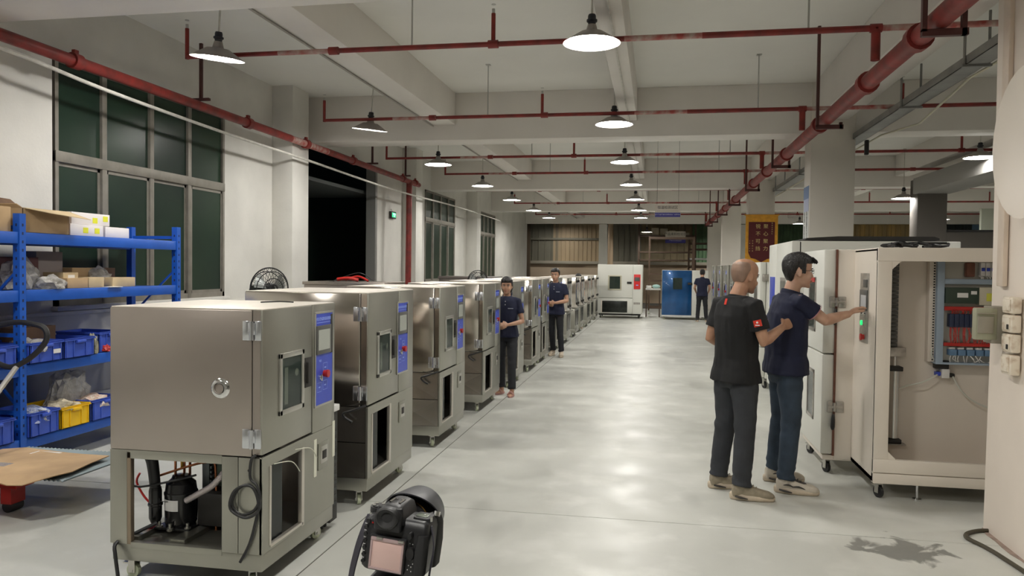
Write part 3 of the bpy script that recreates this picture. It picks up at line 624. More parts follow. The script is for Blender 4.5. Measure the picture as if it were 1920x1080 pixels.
# ---------------------------------------------------------------- fans behind the row
def fan(loc, rz, R, label):
    f = empty('industrial_fan', loc, rz, label, 'fan')
    g = empty('cage', parent=f)
    def ringp(r, x, t=.006): return MB().tube([(x, r * math.cos(a), r * math.sin(a)) for a in [2 * PI * k / 32 for k in range(33)]], t, 6).build('hoop', m_cable, g)
    ringp(R, 0, .009); ringp(R * .82, .07); ringp(R * .82, -.07); ringp(R * .5, .095); ringp(R * .2, .10, .01)
    sp = MB()
    for k in range(28):
        a = 2 * PI * k / 28
        for s_ in (1, -1): sp.tube([(0, R * math.cos(a), R * math.sin(a)), (s_ * .07, R * .82 * math.cos(a), R * .82 * math.sin(a)), (s_ * .095, R * .5 * math.cos(a), R * .5 * math.sin(a)), (s_ * .10, R * .15 * math.cos(a), R * .15 * math.sin(a))], .0028, 4)
    o = sp.build('guard_wires', m_cable, g); o['kind'] = 'stuff'
    for k in range(3):
        a0 = 2 * PI * k / 3; bl_ = MB(); rg_ = []
        for j in range(7):
            a = a0 + j * .16; rg_.append([(-.03 + j * .009, R * .15 * math.cos(a), R * .15 * math.sin(a)), (-.03 + j * .009, R * .86 * math.cos(a), R * .86 * math.sin(a)), (-.024 + j * .009, R * .86 * math.cos(a), R * .86 * math.sin(a)), (-.024 + j * .009, R * .15 * math.cos(a), R * .15 * math.sin(a))])
        bl_.loft(rg_).build('blade', pm('fan_blade', (.42, .44, .43), .35, .6), f)
    MB().lathe([(0, -.06), (.07, -.05), (.08, 0), (.05, .05), (0, .06)], 16, Matrix.Rotation(PI / 2, 4, 'Y')).build('hub', m_cable, f)
    MB().cyl((-.10, 0, -.02), (-.36, 0, -.04), .085, n=20).cyl((-.36, 0, -.04), (-.40, 0, -.04), .085, .06, n=20).build('motor', m_blk, f)
    MB().cyl((-.2, 0, -.08), (-.2, 0, -loc[2] - .26), .022, n=10).lathe([(0, -loc[2] - .296), (.25, -loc[2] - .296), (.24, -loc[2] - .27), (0, -loc[2] - .25)], 20, Matrix.Translation((-.2, 0, 0))).build('stand', m_cable, f)
    return f
fan((-4.88, 9.2, 1.37), -.55, .27, 'black caged industrial fan standing behind the nearest chambers')
fan((-3.9, 16.8, 1.36), -.9, .25, 'smaller black caged fan showing behind the fourth chamber')
rescale(set(tops()) - LEFT0, .88)
gb = empty('gap_cabinet', (-2.0, 4.56, 0), label='narrow black cabinet with white top between the two nearest steel chambers', cat='cabinet')
B('body', m_seal, gb, -.5, 0, 0, .11, .05, .75, .004); B('top', m_white, gb, -.51, .01, -.01, .12, .75, .79, .004)
for k in range(12): B('louver', m_fin, gb, -.001, .004, .02, .09, .15 + k * .045, .17 + k * .045)
for x in (-.42, -.08):
    for y in (.03, .08): MB().cyl((x, y, 0), (x, y, .05), .02, n=12).build('foot', m_rub, gb)
# ---------------------------------------------------------------- big cream chamber with open control bay (right)
m_cream = pm('cream_coat', (.80, .73, .64), .42, var=.05, vs=1.5, bump=.05, bs=60)
m_cream2 = pm('cream_cool', (.76, .76, .70), .42, var=.04, vs=1.5)
m_bay = pm('bay_grey', (.74, .67, .59), .5, var=.06, vs=2)
m_brown = pm('seal_brown', (.20, .08, .05), .5, var=.3, vs=20)
m_galv = pm('galvanised', (.50, .47, .43), .35, .8, var=.25, vs=25)
A = empty('walk_in_chamber', (1.36, 6.07, 0), label='large cream test chamber by the pillar with open electrical bay', cat='test chamber')
X0, Y0 = 1.36, 6.07
def a(name, mat, x0, x1, y0, y1, z0, z1, bev=0, par=None): return B(name, mat, par or A, x0 - X0, x1 - X0, y0 - Y0, y1 - Y0, z0, z1, bev)
a('chamber_body', m_cream, 1.465, 2.9, 6.73, 7.62, .13, 1.86, .008)
a('lower_base', m_cream, 1.38, 2.9, 6.74, 7.60, .12, .16, .004)
du = a('upper_door', m_cream2, 1.36, 1.455, 6.73, 7.60, 1.005, 1.86, .012)
dl = a('lower_door', m_cream2, 1.36, 1.455, 6.73, 7.60, .17, .995, .012)
a('door_seal', m_brown, 1.452, 1.468, 6.722, 7.58, .16, 1.86, 0)
for dpar, z0, z1 in ((du, 1.16, 1.63), (dl, .40, .83)):
    f = MB(); ya, yb, t = 7.02 - Y0, 7.32 - Y0, .03
    for q in ((ya, yb, z1 - t, z1), (ya, yb, z0, z0 + t), (ya, ya + t, z0, z1), (yb - t, yb, z0, z1)): f.box(-.008, .006, *q, .003)
    f.build('window_frame', m_galv, dpar)
    B('pane', m_gl, dpar, -.004, -.002, ya + t, yb - t, z0 + t, z1 - t); B('opening', pm('pane_back', (.16, .17, .14), .15, .4, var=.3, vs=6), dpar, -.001, .003, ya + t, yb - t, z0 + t, z1 - t)
B('red_sticker', m_redk, du, -.010, -.007, .98, 1.22, 1.585, 1.625)
MB().cyl((-.05, 1.2, .84), (-.05, 1.5, .84), .014, n=10).cyl((0, 1.22, .84), (-.05, 1.22, .84), .012, n=10).cyl((0, 1.48, .84), (-.05, 1.48, .84), .012, n=10).build('pull_handle', m_galv, dl)
for z in (1.43, .565):
    h = MB(); x = .10; y = 6.73 - Y0
    h.box(x - .055, x - .012, y - .022, y, z - .045, z + .045, .006).box(x + .014, x + .075, y - .018, y, z - .045, z + .045, .006).cyl((x, y - .02, z - .035), (x, y - .02, z + .035), .012, n=12).box(x - .055, x + .07, y - .028, y - .014, z - .012, z + .012, .004)
    h.build('hinge', m_galv, A)
    MB().tube([(.095, y - .02, z - .06), (.09, y - .03, z - .10), (.088, y - .028, z - .16), (.09, y - .02, z - .185)], [.009, .016, .018, .01], 10, 3).build('latch_handle', m_cable, A)
# control cabinet
a('cabinet_left_wall', m_cream, 1.60, 1.615, 6.08, 6.73, .13, 1.85, 0)
a('cabinet_top', m_cream, 1.60, 2.9, 6.08, 6.73, 1.835, 1.86, .003)
a('cabinet_floor', m_cream, 1.60, 2.9, 6.08, 6.73, .13, .16, 0)
a('cabinet_right_wall', m_cream, 2.885, 2.9, 6.08, 6.73, .13, 1.85, 0)
a('back_panel', m_bay, 1.615, 2.885, 6.46, 6.475, .16, 1.835, 0)
f = a('front_left_post', m_cream, 1.60, 1.70, 6.07, 6.10, .30, 1.76, .004)
a('front_top_rail', m_cream, 1.60, 2.9, 6.068, 6.11, 1.76, 1.86, .005); a('front_bottom_rail', m_cream, 1.60, 2.9, 6.066, 6.11, .20, .30, .005); a('plinth_rail', m_cream, 1.60, 2.9, 6.064, 6.12, .12, .195, .004)
a('front_right_post', m_cream, 2.80, 2.9, 6.07, 6.10, .30, 1.76, .004)
for z, s in ((.30, 1), (1.76, -1)): MB().prism([(.34, z), (.40, z), (.34, z + s * .06)], 'y', .005, .03).build('gusset', m_cream, A, 0)
# left control strip (faces the aisle)
cpn = empty('control_strip', parent=A); cx = 1.598 - X0
B('strip_plate', m_galv, cpn, cx - .004, cx + .002, .22, .46, 1.13, 1.67, .002)
B('touch_screen_frame', m_scrf, cpn, cx - .012, cx - .003, .235, .445, 1.38, 1.54, .003); B('touch_screen', pm('screen_pale', (.55, .56, .58), .2), cpn, cx - .0135, cx - .0115, .25, .40, 1.41, 1.50)
B('meter', m_scrf, cpn, cx - .01, cx - .003, .25, .36, 1.56, 1.62, .002)
MB().cyl((cx, .34, 1.285), (cx - .016, .34, 1.285), .025, n=20).build('button_rim', m_chr, cpn)
MB().cyl((cx - .014, .34, 1.285), (cx - .026, .34, 1.285), .019, n=20).build('green_lamp_button', pm('green_lit', (.02, .62, .16), .3, emit=.7), cpn)
MB().cyl((cx, .32, 1.175), (cx - .02, .32, 1.175), .02, n=20).cyl((cx - .02, .32, 1.175), (cx - .032, .32, 1.175), .026, n=20).build('stop_button', m_redk, cpn)
MB().cyl((cx, .28, 1.35), (cx - .02, .28, 1.35), .012, n=14).cyl((cx, .37, 1.35), (cx - .02, .37, 1.35), .012, n=14).build('switches', m_chr, cpn)
# inside the bay: drag chain, cylinder, valve, hoses
yb = 6.46 - Y0
def ib(name, mat, x0, x1, z0, z1, dep=.06, par=None, bev=.002, y1=None): return B(name, mat, par or A, x0 - X0, x1 - X0, (y1 or yb) - dep, (y1 or yb), z0, z1, bev)
ch = empty('drag_chain', parent=A)
lk = ib('link', m_scrf, 1.77, 1.845, 1.755, 1.782, .05, ch); 
for k in range(1, 22):
    piece('link', lk, ch, (0, 0, -.031 * k))
rod = empty('pneumatic_cylinder', parent=A)
xx = 1.825 - X0
MB().cyl((xx, yb - .06, .40), (xx, yb - .06, .92), .036, n=20).build('barrel', pm('alu_bright', (.62, .62, .60), .25, .9), rod)
MB().cyl((xx, yb - .06, .92), (xx, yb - .06, 1.08), .011, n=12).build('rod', m_chr, rod)
for z in (.36, .92): MB().box(xx - .05, xx + .05, yb - .11, yb - .01, z, z + .035, .006).build('end_cap', m_seal, rod)
MB().box(xx - .07, xx + .09, yb - .09, yb, .345, .355, .002).build('bracket', m_galv, rod); MB().box(xx - .055, xx + .075, yb - .08, yb, 1.03, 1.10, .004).build('rod_bracket', m_galv, rod)
vl = empty('valve', parent=A)
ib('solenoid', m_seal, 2.115, 2.21, .945, 1.01, .07, vl, .006); ib('valve_block', m_white, 2.16, 2.215, .875, .945, .07, vl, .004); ib('fitting', m_blue, 2.125, 2.16, .89, .92, .05, vl, .004); ib('black_elbow', m_seal, 2.215, 2.26, .88, .91, .05, vl, .008)
ib('regulator', m_galv, 2.52, 2.60, .74, .82, .06, A, .004); ib('regulator_tail', m_seal, 2.54, 2.58, .62, .65, .05, A, .01)
m_tubec = pm('clear_tube', (.62, .62, .55), .3)
for pts in ([(2.24, .89), (2.30, .78), (2.40, .70), (2.55, .64)], [(2.13, .90), (2.02, .84), (1.90, .80), (1.82, .74), (1.80, .6), (1.83, .45)], [(2.12, 1.0), (2.08, 1.05), (2.09, 1.12)]):
    MB().tube([(x - X0, yb - .06 - .02 * (k == 1), z) for k, (x, z) in enumerate(pts)], .006, 8, 5).build('air_hose', m_tubec, A)
# electrical board
eb = empty('electrical_board', parent=A); bl_ = pm('board_blue_grey', (.36, .45, .56), .4, .3)
ib('board_plate', pm('board_plate', (.50, .50, .46), .4, .4), 2.10, 2.88, 1.0, 1.79, .05, eb)
ib('left_flange', bl_, 2.10, 2.15, 1.0, 1.79, .11, eb); ib('cross_flange', bl_, 2.15, 2.88, 1.595, 1.635, .10, eb); ib('bottom_flange', bl_, 2.10, 2.88, .985, 1.0, .11, eb)
sd = empty('slotted_duct', parent=A); ib('duct_body', m_bay, 2.055, 2.10, 1.0, 1.79, .07, A)
tt = ib('tooth', m_seal, 2.083, 2.095, 1.01, 1.02, .0715, A, 0)
for k in range(1, 38): piece('tooth', tt, A, (0, 0, .0205 * k))
y2 = yb - .05
def eb_(name, mat, x0, x1, z0, z1, dep=.05, bev=.003): return B(name, mat, eb, x0 - X0, x1 - X0, y2 - dep, y2, z0, z1, bev)
eb_('controller', pm('plc_dark_green', (.03, .05, .035), .4), 2.155, 2.385, 1.45, 1.57, .07); eb_('controller_label', m_white, 2.235, 2.31, 1.495, 1.53, .072, 0); eb_('controller_label', m_white, 2.33, 2.37, 1.52, 1.545, .072, 0)
eb_('power_supply', pm('psu_silver', (.62, .60, .48), .35, .6), 2.39, 2.60, 1.44, 1.575, .06); eb_('yellow_terminal', pm('yellow_green', (.62, .62, .08), .4), 2.44, 2.48, 1.47, 1.53, .064)
eb_('wire_duct', m_redk, 2.155, 2.6, 1.395, 1.425, .05); eb_('wire_duct', m_redk, 2.155, 2.8, 1.125, 1.15, .05)
for k in range(12): eb_('relay', pm('relay_blue_black', (.02, .03, .07), .35), 2.19 + k * .035, 2.222 + k * .035, 1.27, 1.37, .06)
for k in range(9): eb_('contactor', pm('contactor_blue', (.12, .22, .36), .4), 2.195 + k * .062, 2.247 + k * .062, 1.055, 1.10, .06)
for k in range(9): eb_('contactor_foot', m_white, 2.20 + k * .062, 2.242 + k * .062, 1.10, 1.115, .04)
for k in range(5): eb_('breaker', m_white, 2.40 + k * .035, 2.432 + k * .035, 1.66, 1.76, .05); eb_('breaker_switch', m_blue, 2.405 + k * .035, 2.427 + k * .035, 1.695, 1.72, .06)
eb_('transformer', m_brown, 2.30, 2.36, 1.65, 1.76, .06, .01)
wires = MB(); random.seed(11)
for k in range(46):
    x = 2.20 + random.random() * .42 - X0; wires.tube([(x, y2 - .05, 1.27), (x + random.uniform(-.02, .02), y2 - .075, 1.21), (x + random.uniform(-.01, .01), y2 - .05, 1.15)], .0035, 5, 2)
    x = 2.20 + random.random() * .42 - X0; wires.tube([(x, y2 - .05, 1.37), (x + random.uniform(-.01, .01), y2 - .07, 1.385), (x, y2 - .05, 1.40)], .0035, 5, 1)
o = wires.build('red_wires', pm('wire_red', (.42, .05, .04), .4), eb); o['kind'] = 'stuff'
wires = MB()
for k in range(26):
    x = 2.20 + random.random() * .45 - X0; wires.tube([(x, y2 - .05, 1.055), (x + random.uniform(-.02, .02), y2 - .07, 1.03), (x + random.uniform(-.04, .04), y2 - .05, 1.005)], .003, 5, 2)
    x = 2.38 + random.random() * .25 - X0; wires.tube([(x, y2 - .05, 1.66), (x + .01, y2 - .07, 1.65), (x + .02, y2 - .04, 1.635)], .003, 5, 1)
o = wires.build('white_wires', m_white, eb); o['kind'] = 'stuff'
for x, y in ((1.66, 6.14), (2.82, 6.14), (1.43, 7.50), (2.82, 7.5), (1.43, 6.82)): caster(A, x - X0, y - Y0, .12, .4, m_rub, .045)
MB().cyl((1.92 - X0, .05, 0), (1.92 - X0, .05, .13), .008, n=8).cyl((1.92 - X0, .05, 0), (1.92 - X0, .05, .012), .032, n=14).build('levelling_foot', m_chr, A)
# cables on top
tcb = MB(); random.seed(4)
for k in range(9):
    x = 1.82 + random.random() * .28; pts = [(x + random.uniform(-.1, .12), 6.35 + random.uniform(-.12, .15), 1.872 + random.random() * .035) for _ in range(5)]; tcb.tube(pts, .010, 7, 4)
tag(tcb.build('cable_bundle', m_cable), 'tangle of black cables lying on top of the cream chamber', 'cable')

# second white chamber behind
Bq = empty('walk_in_chamber', (1.50, 9.15, 0), label='tall white test chamber behind the man in the navy polo', cat='test chamber')
B('body', m_cream2, Bq, .10, 1.75, 0, 1.75, .13, 2.02, .01); B('door', m_cream2, Bq, 0, .09, .0, 1.1, .17, 2.02, .012); B('door_seal', m_seal, Bq, .088, .102, .01, 1.1, .18, 2.01)
B('control_column', m_cream2, Bq, 0, .1, 1.12, 1.75, .17, 2.02, .012); B('blue_panel', m_blue, Bq, -.006, .002, 1.2, 1.6, 1.1, 1.6, .002)
B('window_frame', m_galv, Bq, -.006, .004, .35, .75, 1.1, 1.6, .003); B('pane', m_gl, Bq, -.009, -.005, .39, .71, 1.14, 1.56)
for z in (1.6, .6): B('hinge', m_galv, Bq, .03, .15, -.02, .0, z - .05, z + .05, .004)
for x in (.15, 1.6):
    for y in (.15, 1.6): caster(Bq, x, y, .13, .4, m_rub, .05)
pad = MB(); pad.loft([[(x0, 9.2, z), (x1, 9.2, z), (x1, 10.4, z), (x0, 10.4, z)] for x0, x1, z in ((1.72, 3.0, 2.026), (1.65, 3.05, 2.035), (1.67, 3.05, 2.055), (2.0, 3.0, 2.075))])
tag(pad.build('rubber_pad', m_seal), 'long flat black pad lying on top of the tall white chamber', 'pad')
# third: white chamber with strip window, slimmer
Cq = empty('test_chamber', (1.45, 11.4, 0), label='white test chamber between the two men and the red banner column', cat='test chamber')
B('body', m_cream2, Cq, .09, 1.5, 0, 1.3, .15, 1.80, .01); B('door', m_cream2, Cq, 0, .082, 0, .85, .6, 1.80, .01); B('lower_front', m_cream2, Cq, 0, .082, 0, 1.3, .17, .59, .01); B('control_column', m_cream2, Cq, 0, .082, .87, 1.3, .6, 1.8, .01)
B('window_frame', m_galv, Cq, -.008, .004, .25, .6, 1.0, 1.5, .003); B('pane', m_gl, Cq, -.011, -.007, .29, .56, 1.04, 1.46)
for z in (1.58, .72): B('hinge', m_galv, Cq, .03, .15, -.02, 0, z - .05, z + .05, .004)
for x in (.1, 1.4):
    for y in (.1, 1.2): caster(Cq, x, y, .15, .4, m_rub, .05)
# stainless ones further along the right
def sunit(y, label, x=1.45):
    o = copy_tree(plain); o.location = (x, y, 0); o.rotation_euler = (0, 0, PI); o.scale = (1, 1, 1.2); tag(o, label, 'test chamber', 'stainless chambers along the right'); return o
sunit(15.6, 'tall stainless chamber on the right, left of the bald man, nearest of its row', 1.42)
sunit(17.1, 'tall stainless chamber on the right, second of its row', 1.42); sunit(18.8, 'tall stainless chamber on the right, third of its row', 1.42); sunit(20.6, 'tall stainless chamber on the right, fourth of its row, toward the far worker', 1.42)
# far white and blue chambers facing the camera
F = empty('test_chamber', (-1.96, 26.5, 0), label='white test chamber with red control panel facing down the aisle', cat='test chamber')
B('body', m_cream2, F, 0, 1.52, .06, 1.3, .15, 1.83, .01); B('door', m_cream2, F, .01, 1.19, .0, .06, .70, 1.82, .01); B('right_front', m_cream2, F, 1.20, 1.51, .01, .06, .16, 1.82, .008); B('lower_front', m_cream2, F, .01, 1.19, .01, .06, .16, .685, .008)
f = MB()
for q in ((.36, .82, 1.42, 1.46), (.36, .82, .96, 1.0), (.36, .41, 1.0, 1.42), (.77, .82, 1.0, 1.42)): f.box(q[0], q[1], -.02, .01, q[2], q[3], .004)
f.build('window_frame', pm('frame_beige', (.55, .52, .4), .35, .5), F); B('opening', pm('lit_inside', (.30, .30, .2), .2, .3, var=.6, vs=9, col2=(.12, .13, .08)), F, .41, .77, -.003, .001, 1.0, 1.42); B('pane', m_gl, F, .41, .77, -.008, -.006, 1.0, 1.42)
B('handle', m_seal, F, 1.0, 1.16, -.03, 0, 1.18, 1.25, .01)
B('control_panel', pm('panel_red', (.72, .03, .03), .35), F, 1.23, 1.45, -.004, .01, 1.0, 1.50, .002); B('screen', m_scrf, F, 1.255, 1.425, -.01, -.003, 1.27, 1.40, .002)
B('buttons', m_bluel, F, 1.30, 1.38, -.008, -.003, 1.12, 1.15); B('nameplate', m_galv, F, 1.23, 1.45, .004, .012, .48, .55)
B('lower_window', m_in, F, .17, 1.02, .0, .012, .20, .59, .004); B('lower_window_frame', m_cream, F, .13, .17, -.005, .012, .18, .61, .004)
for x in (.1, 1.4):
    for y in (.15, 1.15): caster(F, x, y, .15, .4, m_rub, .05)
B('skid', m_seal, F, .05, 1.47, .05, .12, .10, .15)
G = empty('test_chamber', (.21, 26.5, 0), label='deep blue film covered test chamber at the far end of the aisle', cat='test chamber')
m_bf = pm('blue_film', (.012, .10, .30), .22, .3, var=.35, vs=2.5, coat=.4)
B('body', m_cream2, G, 0, 1.5, .05, 1.2, .13, 1.66, .01); B('door', m_bf, G, .0, .97, 0, .05, .15, 1.65, .006); B('side_panel', m_cream2, G, .98, 1.5, 0, .05, .15, 1.65, .006); B('plinth', m_white, G, 0, 1.5, .0, .1, .10, .15)
B('window', pm('inside_green', (.22, .24, .15), .15, .5, var=.7, vs=11, col2=(.03, .04, .04)), G, .36, .66, -.006, .001, 1.02, 1.40, .01); B('handle', m_seal, G, .84, .99, -.03, 0, 1.17, 1.25, .01); B('pane', m_gl, G, .36, .66, -.010, -.008, 1.02, 1.40)
for x in (.08, 1.4):
    for y in (.12, 1.1): caster(G, x, y, .12, .4)
# yard racks and signs beyond the opening
m_rust = pm('rust_steel', (.085, .05, .03), .6)
R_ = empty('steel_frame_rack', (-.25, 29.3, 0), label='tall dark rolling frame behind the blue chamber', cat='rack')
for x in (0, 1.62):
    for y in (0, .9): B('post', m_rust, R_, x - .03, x + .03, y - .03, y + .03, .15, 2.9, 0)
for z in (.25, 1.25, 1.5, 2.85):
    for y in (0, .9): B('rail', m_rust, R_, 0, 1.62, y - .025, y + .025, z - .03, z + .03, 0)
for x in (0, 1.62): B('side_rail', m_rust, R_, x - .025, x + .025, 0, .9, 2.82, 2.88); caster(R_, x, 0, .15); caster(R_, x, .9, .15)
FAR0 = set(tops())
S_ = empty('storage_shelf', (-.75, 34.2, 0), label='loaded yard shelf seen above the blue chamber', cat='shelf')
for x in (0, 2.4): B('post', m_rust, S_, x - .04, x + .04, 0, .08, 0, 3.7)
for z in (2.05, 2.4, 3.1): B('board', m_rust, S_, 0, 2.4, 0, .8, z, z + .06)
for k, (x, w, h) in enumerate(((.0, .5, .16), (.5, .35, .32), (.87, .35, .3), (1.25, .3, .22), (1.75, .4, .12))):
    o = B('carton', pm('carton_pale', (.62, .54, .40), .8, var=.15, vs=6), None, -.72 + x, -.75 + x + w, 34.3, 34.8, 3.162, 3.16 + h, .01, 1); tag(o, '%s pale box on the yard shelf above the blue chamber' % ['leftmost long', 'second', 'third', 'fourth', 'rightmost flat'][k], 'box', 'boxes on the yard shelf')
S2 = empty('storage_shelf', (1.35, 33.4, 0), label='dark cluttered yard shelf behind the far worker', cat='shelf')
for x in (0, 1.8): B('post', m_rust, S2, x - .04, x + .04, 0, .08, 0, 3.0)
for z in (1.75, 2.1, 2.5, 2.75): B('board', m_rust if z != 2.1 else m_white, S2, 0, 1.8, 0, .6, z, z + .07)
rescale(set(tops()) - FAR0, 1.083)
def sign(name, x0, x1, y, z0, z1, lab, s1, s2, hang=None):
    r = empty(name, ((x0 + x1) / 2, y, z0), label=lab, cat='sign'); w = (x1 - x0) / 2; h = z1 - z0
    B('board', pm('sign_white', (.62, .56, .49), .6), r, -w, w, 0, .012, h * .36, h, 0); B('blue_band', pm('sign_navy', (.03, .025, .22), .5), r, -w, w, -.001, .012, 0, h * .355, 0)
    text('title', s1, h * .27, m_seal, r, (0, -.003, h * .75), (1, 0, 0), (0, 0, 1)); text('subtitle', s2, h * .13, pm('sign_print', (.5, .5, .7), .5), r, (0, -.004, h * .2), (1, 0, 0), (0, 0, 1))
    B('rule', m_seal, r, -w * .85, w * .85, -.002, .001, h * .47, h * .485)
    if hang:
        for x in (-w * .85, w * .85): MB().cyl((x, .005, h), (x, .005, hang - z0), .003, n=5).build('wire', m_cable, r)
sign('hanging_sign', -.04, .47, 16.2, 2.755, 3.01, 'white sign with blue lower band hanging above the aisle', '恒温检测试区', '生产产品严格检测确保出厂品质区域', SLAB)
FAR0 = set(tops())
sign('hanging_sign', .35, 1.15, 31.9, 2.75, 3.22, 'white and blue sign beyond the far opening above the pale boxes', '产品来料检验区', '严格检验确保品质', 4.75)
rescale(set(tops()) - FAR0, 1.083)
# red banner with gold rim on the second column
bn = empty('pennant_banner', (2.41, 18.84, 1.81), label='dark red pennant banner with gold rim and gold characters on the column', cat='banner')
m_gold = pm('banner_gold', (.74, .36, .03), .6, var=.2, vs=14); m_mar = pm('banner_maroon', (.085, .006, .008), .7); m_gch = pm('banner_letters', (.62, .50, .20), .5)
def outline(w, z0, zb, z1): return [(-w, z1), (w, z1), (w, z0 + .14), (w * .8, z0 + .03), (w * .45, z0 + .01), (.0, zb), (-w * .45, z0 + .01), (-w * .8, z0 + .03), (-w, z0 + .14)]
MB().prism(outline(.335, .0, -.09, 1.08), 'y', 0, .008).build('gold_cloth', m_gold, bn, 0); MB().prism(outline(.272, .12, .06, .93), 'y', -.006, -.0005).build('maroon_field', m_mar, bn, 0)
MB().cyl((-.36, .0, 1.08), (.36, .0, 1.08), .014, n=10).build('rod', m_gold, bn)
fr = MB()
for k in range(40): x = -.33 + k * .0168; fr.box(x, x + .009, .001, .005, -.11 + .06 * abs(x) / .33 - .02, .03)
o = fr.build('fringe', pm('fringe_gold', (.6, .22, .05), .7), bn, 0); o['kind'] = 'stuff'
for col, s in ((.085, '聚心聚力'), (-.075, '锐不可挡')):
    for k, c_ in enumerate(s): text('character', c_, .105, m_gch, bn, (col, -.008, .83 - k * .16), (1, 0, 0), (0, 0, 1))
for k, c_ in enumerate('敬赠优秀团队'): text('small_character', c_, .028, m_gch, bn, (.215, -.008, .90 - k * .045), (1, 0, 0), (0, 0, 1))
for col, s in ((-.185, '全体同仁贺'), (-.245, '二零二三年')):
    for k, c_ in enumerate(s): text('small_character', c_, .03, m_gch, bn, (col, -.008, .52 - k * .055), (1, 0, 0), (0, 0, 1))
bn.scale = (1.08, 1, 1.08)
# poster on the side of the first column
ps = empty('wall_poster', (2.108, 11.72, 2.47), label='narrow blue topped poster on the side of the nearest full column', cat='poster')
B('sheet', pm('poster_white', (.66, .68, .66), .5), ps, -.004, 0, -.19, .19, -.42, .42); B('blue_head', pm('poster_blue', (.12, .2, .38), .5), ps, -.006, -.004, -.19, .19, .24, .42); B('blue_fade', pm('poster_pale', (.42, .46, .62), .5), ps, -.006, -.004, -.19, .16, .06, .24)
for k, s in enumerate(('质量第一安全生产', '精益求精客户至上')):
    for j, c_ in enumerate(s): text('character', c_, .055, m_seal, ps, (-.007, .08 - k * .16, .03 - j * .05), (0, -1, 0), (0, 0, 1))
# exit sign
ex = empty('exit_sign', (-6.36, 18.12, 2.93), label='small lit green exit sign on the column face at left', cat='sign')
B('housing', m_seal, ex, -.17, .17, -.03, .03, -.085, .085, .006); B('lit_face', pm('exit_green', (.02, .45, .18), .4, emit=.9), ex, -.13, .13, -.034, -.03, -.055, .055)
m_exw = pm('exit_white', (.6, 1, .75), .4, emit=1.0)
text('exit_text', '安全出口', .05, m_exw, ex, (.03, -.0355, .018), (1, 0, 0), (0, 0, 1)); text('exit_text', 'EXIT', .035, m_exw, ex, (.03, -.0355, -.03), (1, 0, 0), (0, 0, 1))
MB().tube([(-.05, 0, .085), (-.1, 0, .14), (-.16, 0, .13)], .004, 5, 3).build('cord', m_cable, ex)
ex.rotation_euler = (0, 0, PI / 2); rescale([ex], .88)
# pillar switch gear
m_aged = pm('aged_plastic', (.80, .72, .60), .5, var=.5, vs=16, col2=(.45, .30, .18), ramp=(.5, .78)); m_swg = pm('switch_grey', (.34, .31, .25), .45, var=.15, vs=8)
sg = empty('breaker_box', (2.145, 5.28, 1.36), label='grey breaker box jutting from the near pillar edge', cat='switch box')
B('back_plate', m_swg, sg, -.15, .0, -.03, .10, -.11, .11, .006); B('body', pm('switch_green_grey', (.36, .36, .26), .4), sg, -.30, -.10, -.035, .03, -.09, .10, .012); B('lid_step', m_swg, sg, -.285, -.14, -.045, -.034, -.05, .05, .006); B('rib', m_swg, sg, -.295, -.13, -.05, -.034, .065, .07)
sg.scale = (.62, 1, 1.05)
for k, (z0, z1, l) in enumerate(((.07, .17, 'topmost'), (-.045, .06, 'second from top'), (-.165, -.055, 'third from top'), (-.30, -.18, 'lowest'))):
    s = empty('socket_box', (2.145, 5.14, 1.37), label='yellowed wall switch box on the near pillar, %s of four' % l, cat='switch box', group='wall boxes on the near pillar')
    B('case', m_aged, s, -.055, .0, -.07, .07, z0, z1, .01); B('face', m_aged, s, -.062, -.054, -.05, .05, z0 + .015, z1 - .015, .006); B('rocker', m_seal if k in (1, 2) else m_aged, s, -.066, -.06, -.045, -.02, z0 + .02, z0 + .05, .003)
hs = MB().tube([(2.18, 5.46, .012), (2.08, 5.44, .012), (1.985, 5.36, .012), (1.955, 5.27, .012), (2.0, 5.12, .012), (2.03, 4.95, .012), (2.06, 4.6, .012), (2.0, 4.2, .012)], .013, 10, 6).build('floor_cable', pm('cable_brown', (.06, .05, .03), .5)); tag(hs, 'thick dark cable looping round the foot of the near pillar', 'cable')
d = MB().lathe([(0, -.02), (.16, -.01), (.25, .05), (.27, .08)], 28, Matrix.Translation((2.09, 4.80, 2.42)) @ Matrix.Diagonal((1, 1.5, 1.6, 1)) @ Matrix.Rotation(-PI / 2, 4, 'Y')).build('wall_dish', pm('dish_white', (.85, .78, .70), .5)); tag(d, 'round white dish mounted high on the near pillar, cut by the frame', 'dish')
# small table with papers between white and blue far chambers
tq = empty('work_table', (-.35, 27.6, 0), label='small table with plastic bag between the two far chambers', cat='table')
B('top', m_white, tq, 0, .52, 0, .5, .95, 1.0); 
for x in (.03, .49):
    for y in (.03, .46): B('leg', m_rust, tq, x - .02, x + .02, y - .02, y + .02, 0, .95)
o = MB().ball((.02, 27.80, 1.075), .12, (1.2, .8, .6), 12).build('plastic_bag', pm('bag_teal', (.35, .55, .52), .3)); tag(o, 'pale teal plastic bag on the small far table', 'bag')
o = B('paper_stack', m_white, None, -.33, -.15, 27.65, 27.9, 1.002, 1.10, .01); tag(o, 'white papers on the small far table beside the bag', 'papers')
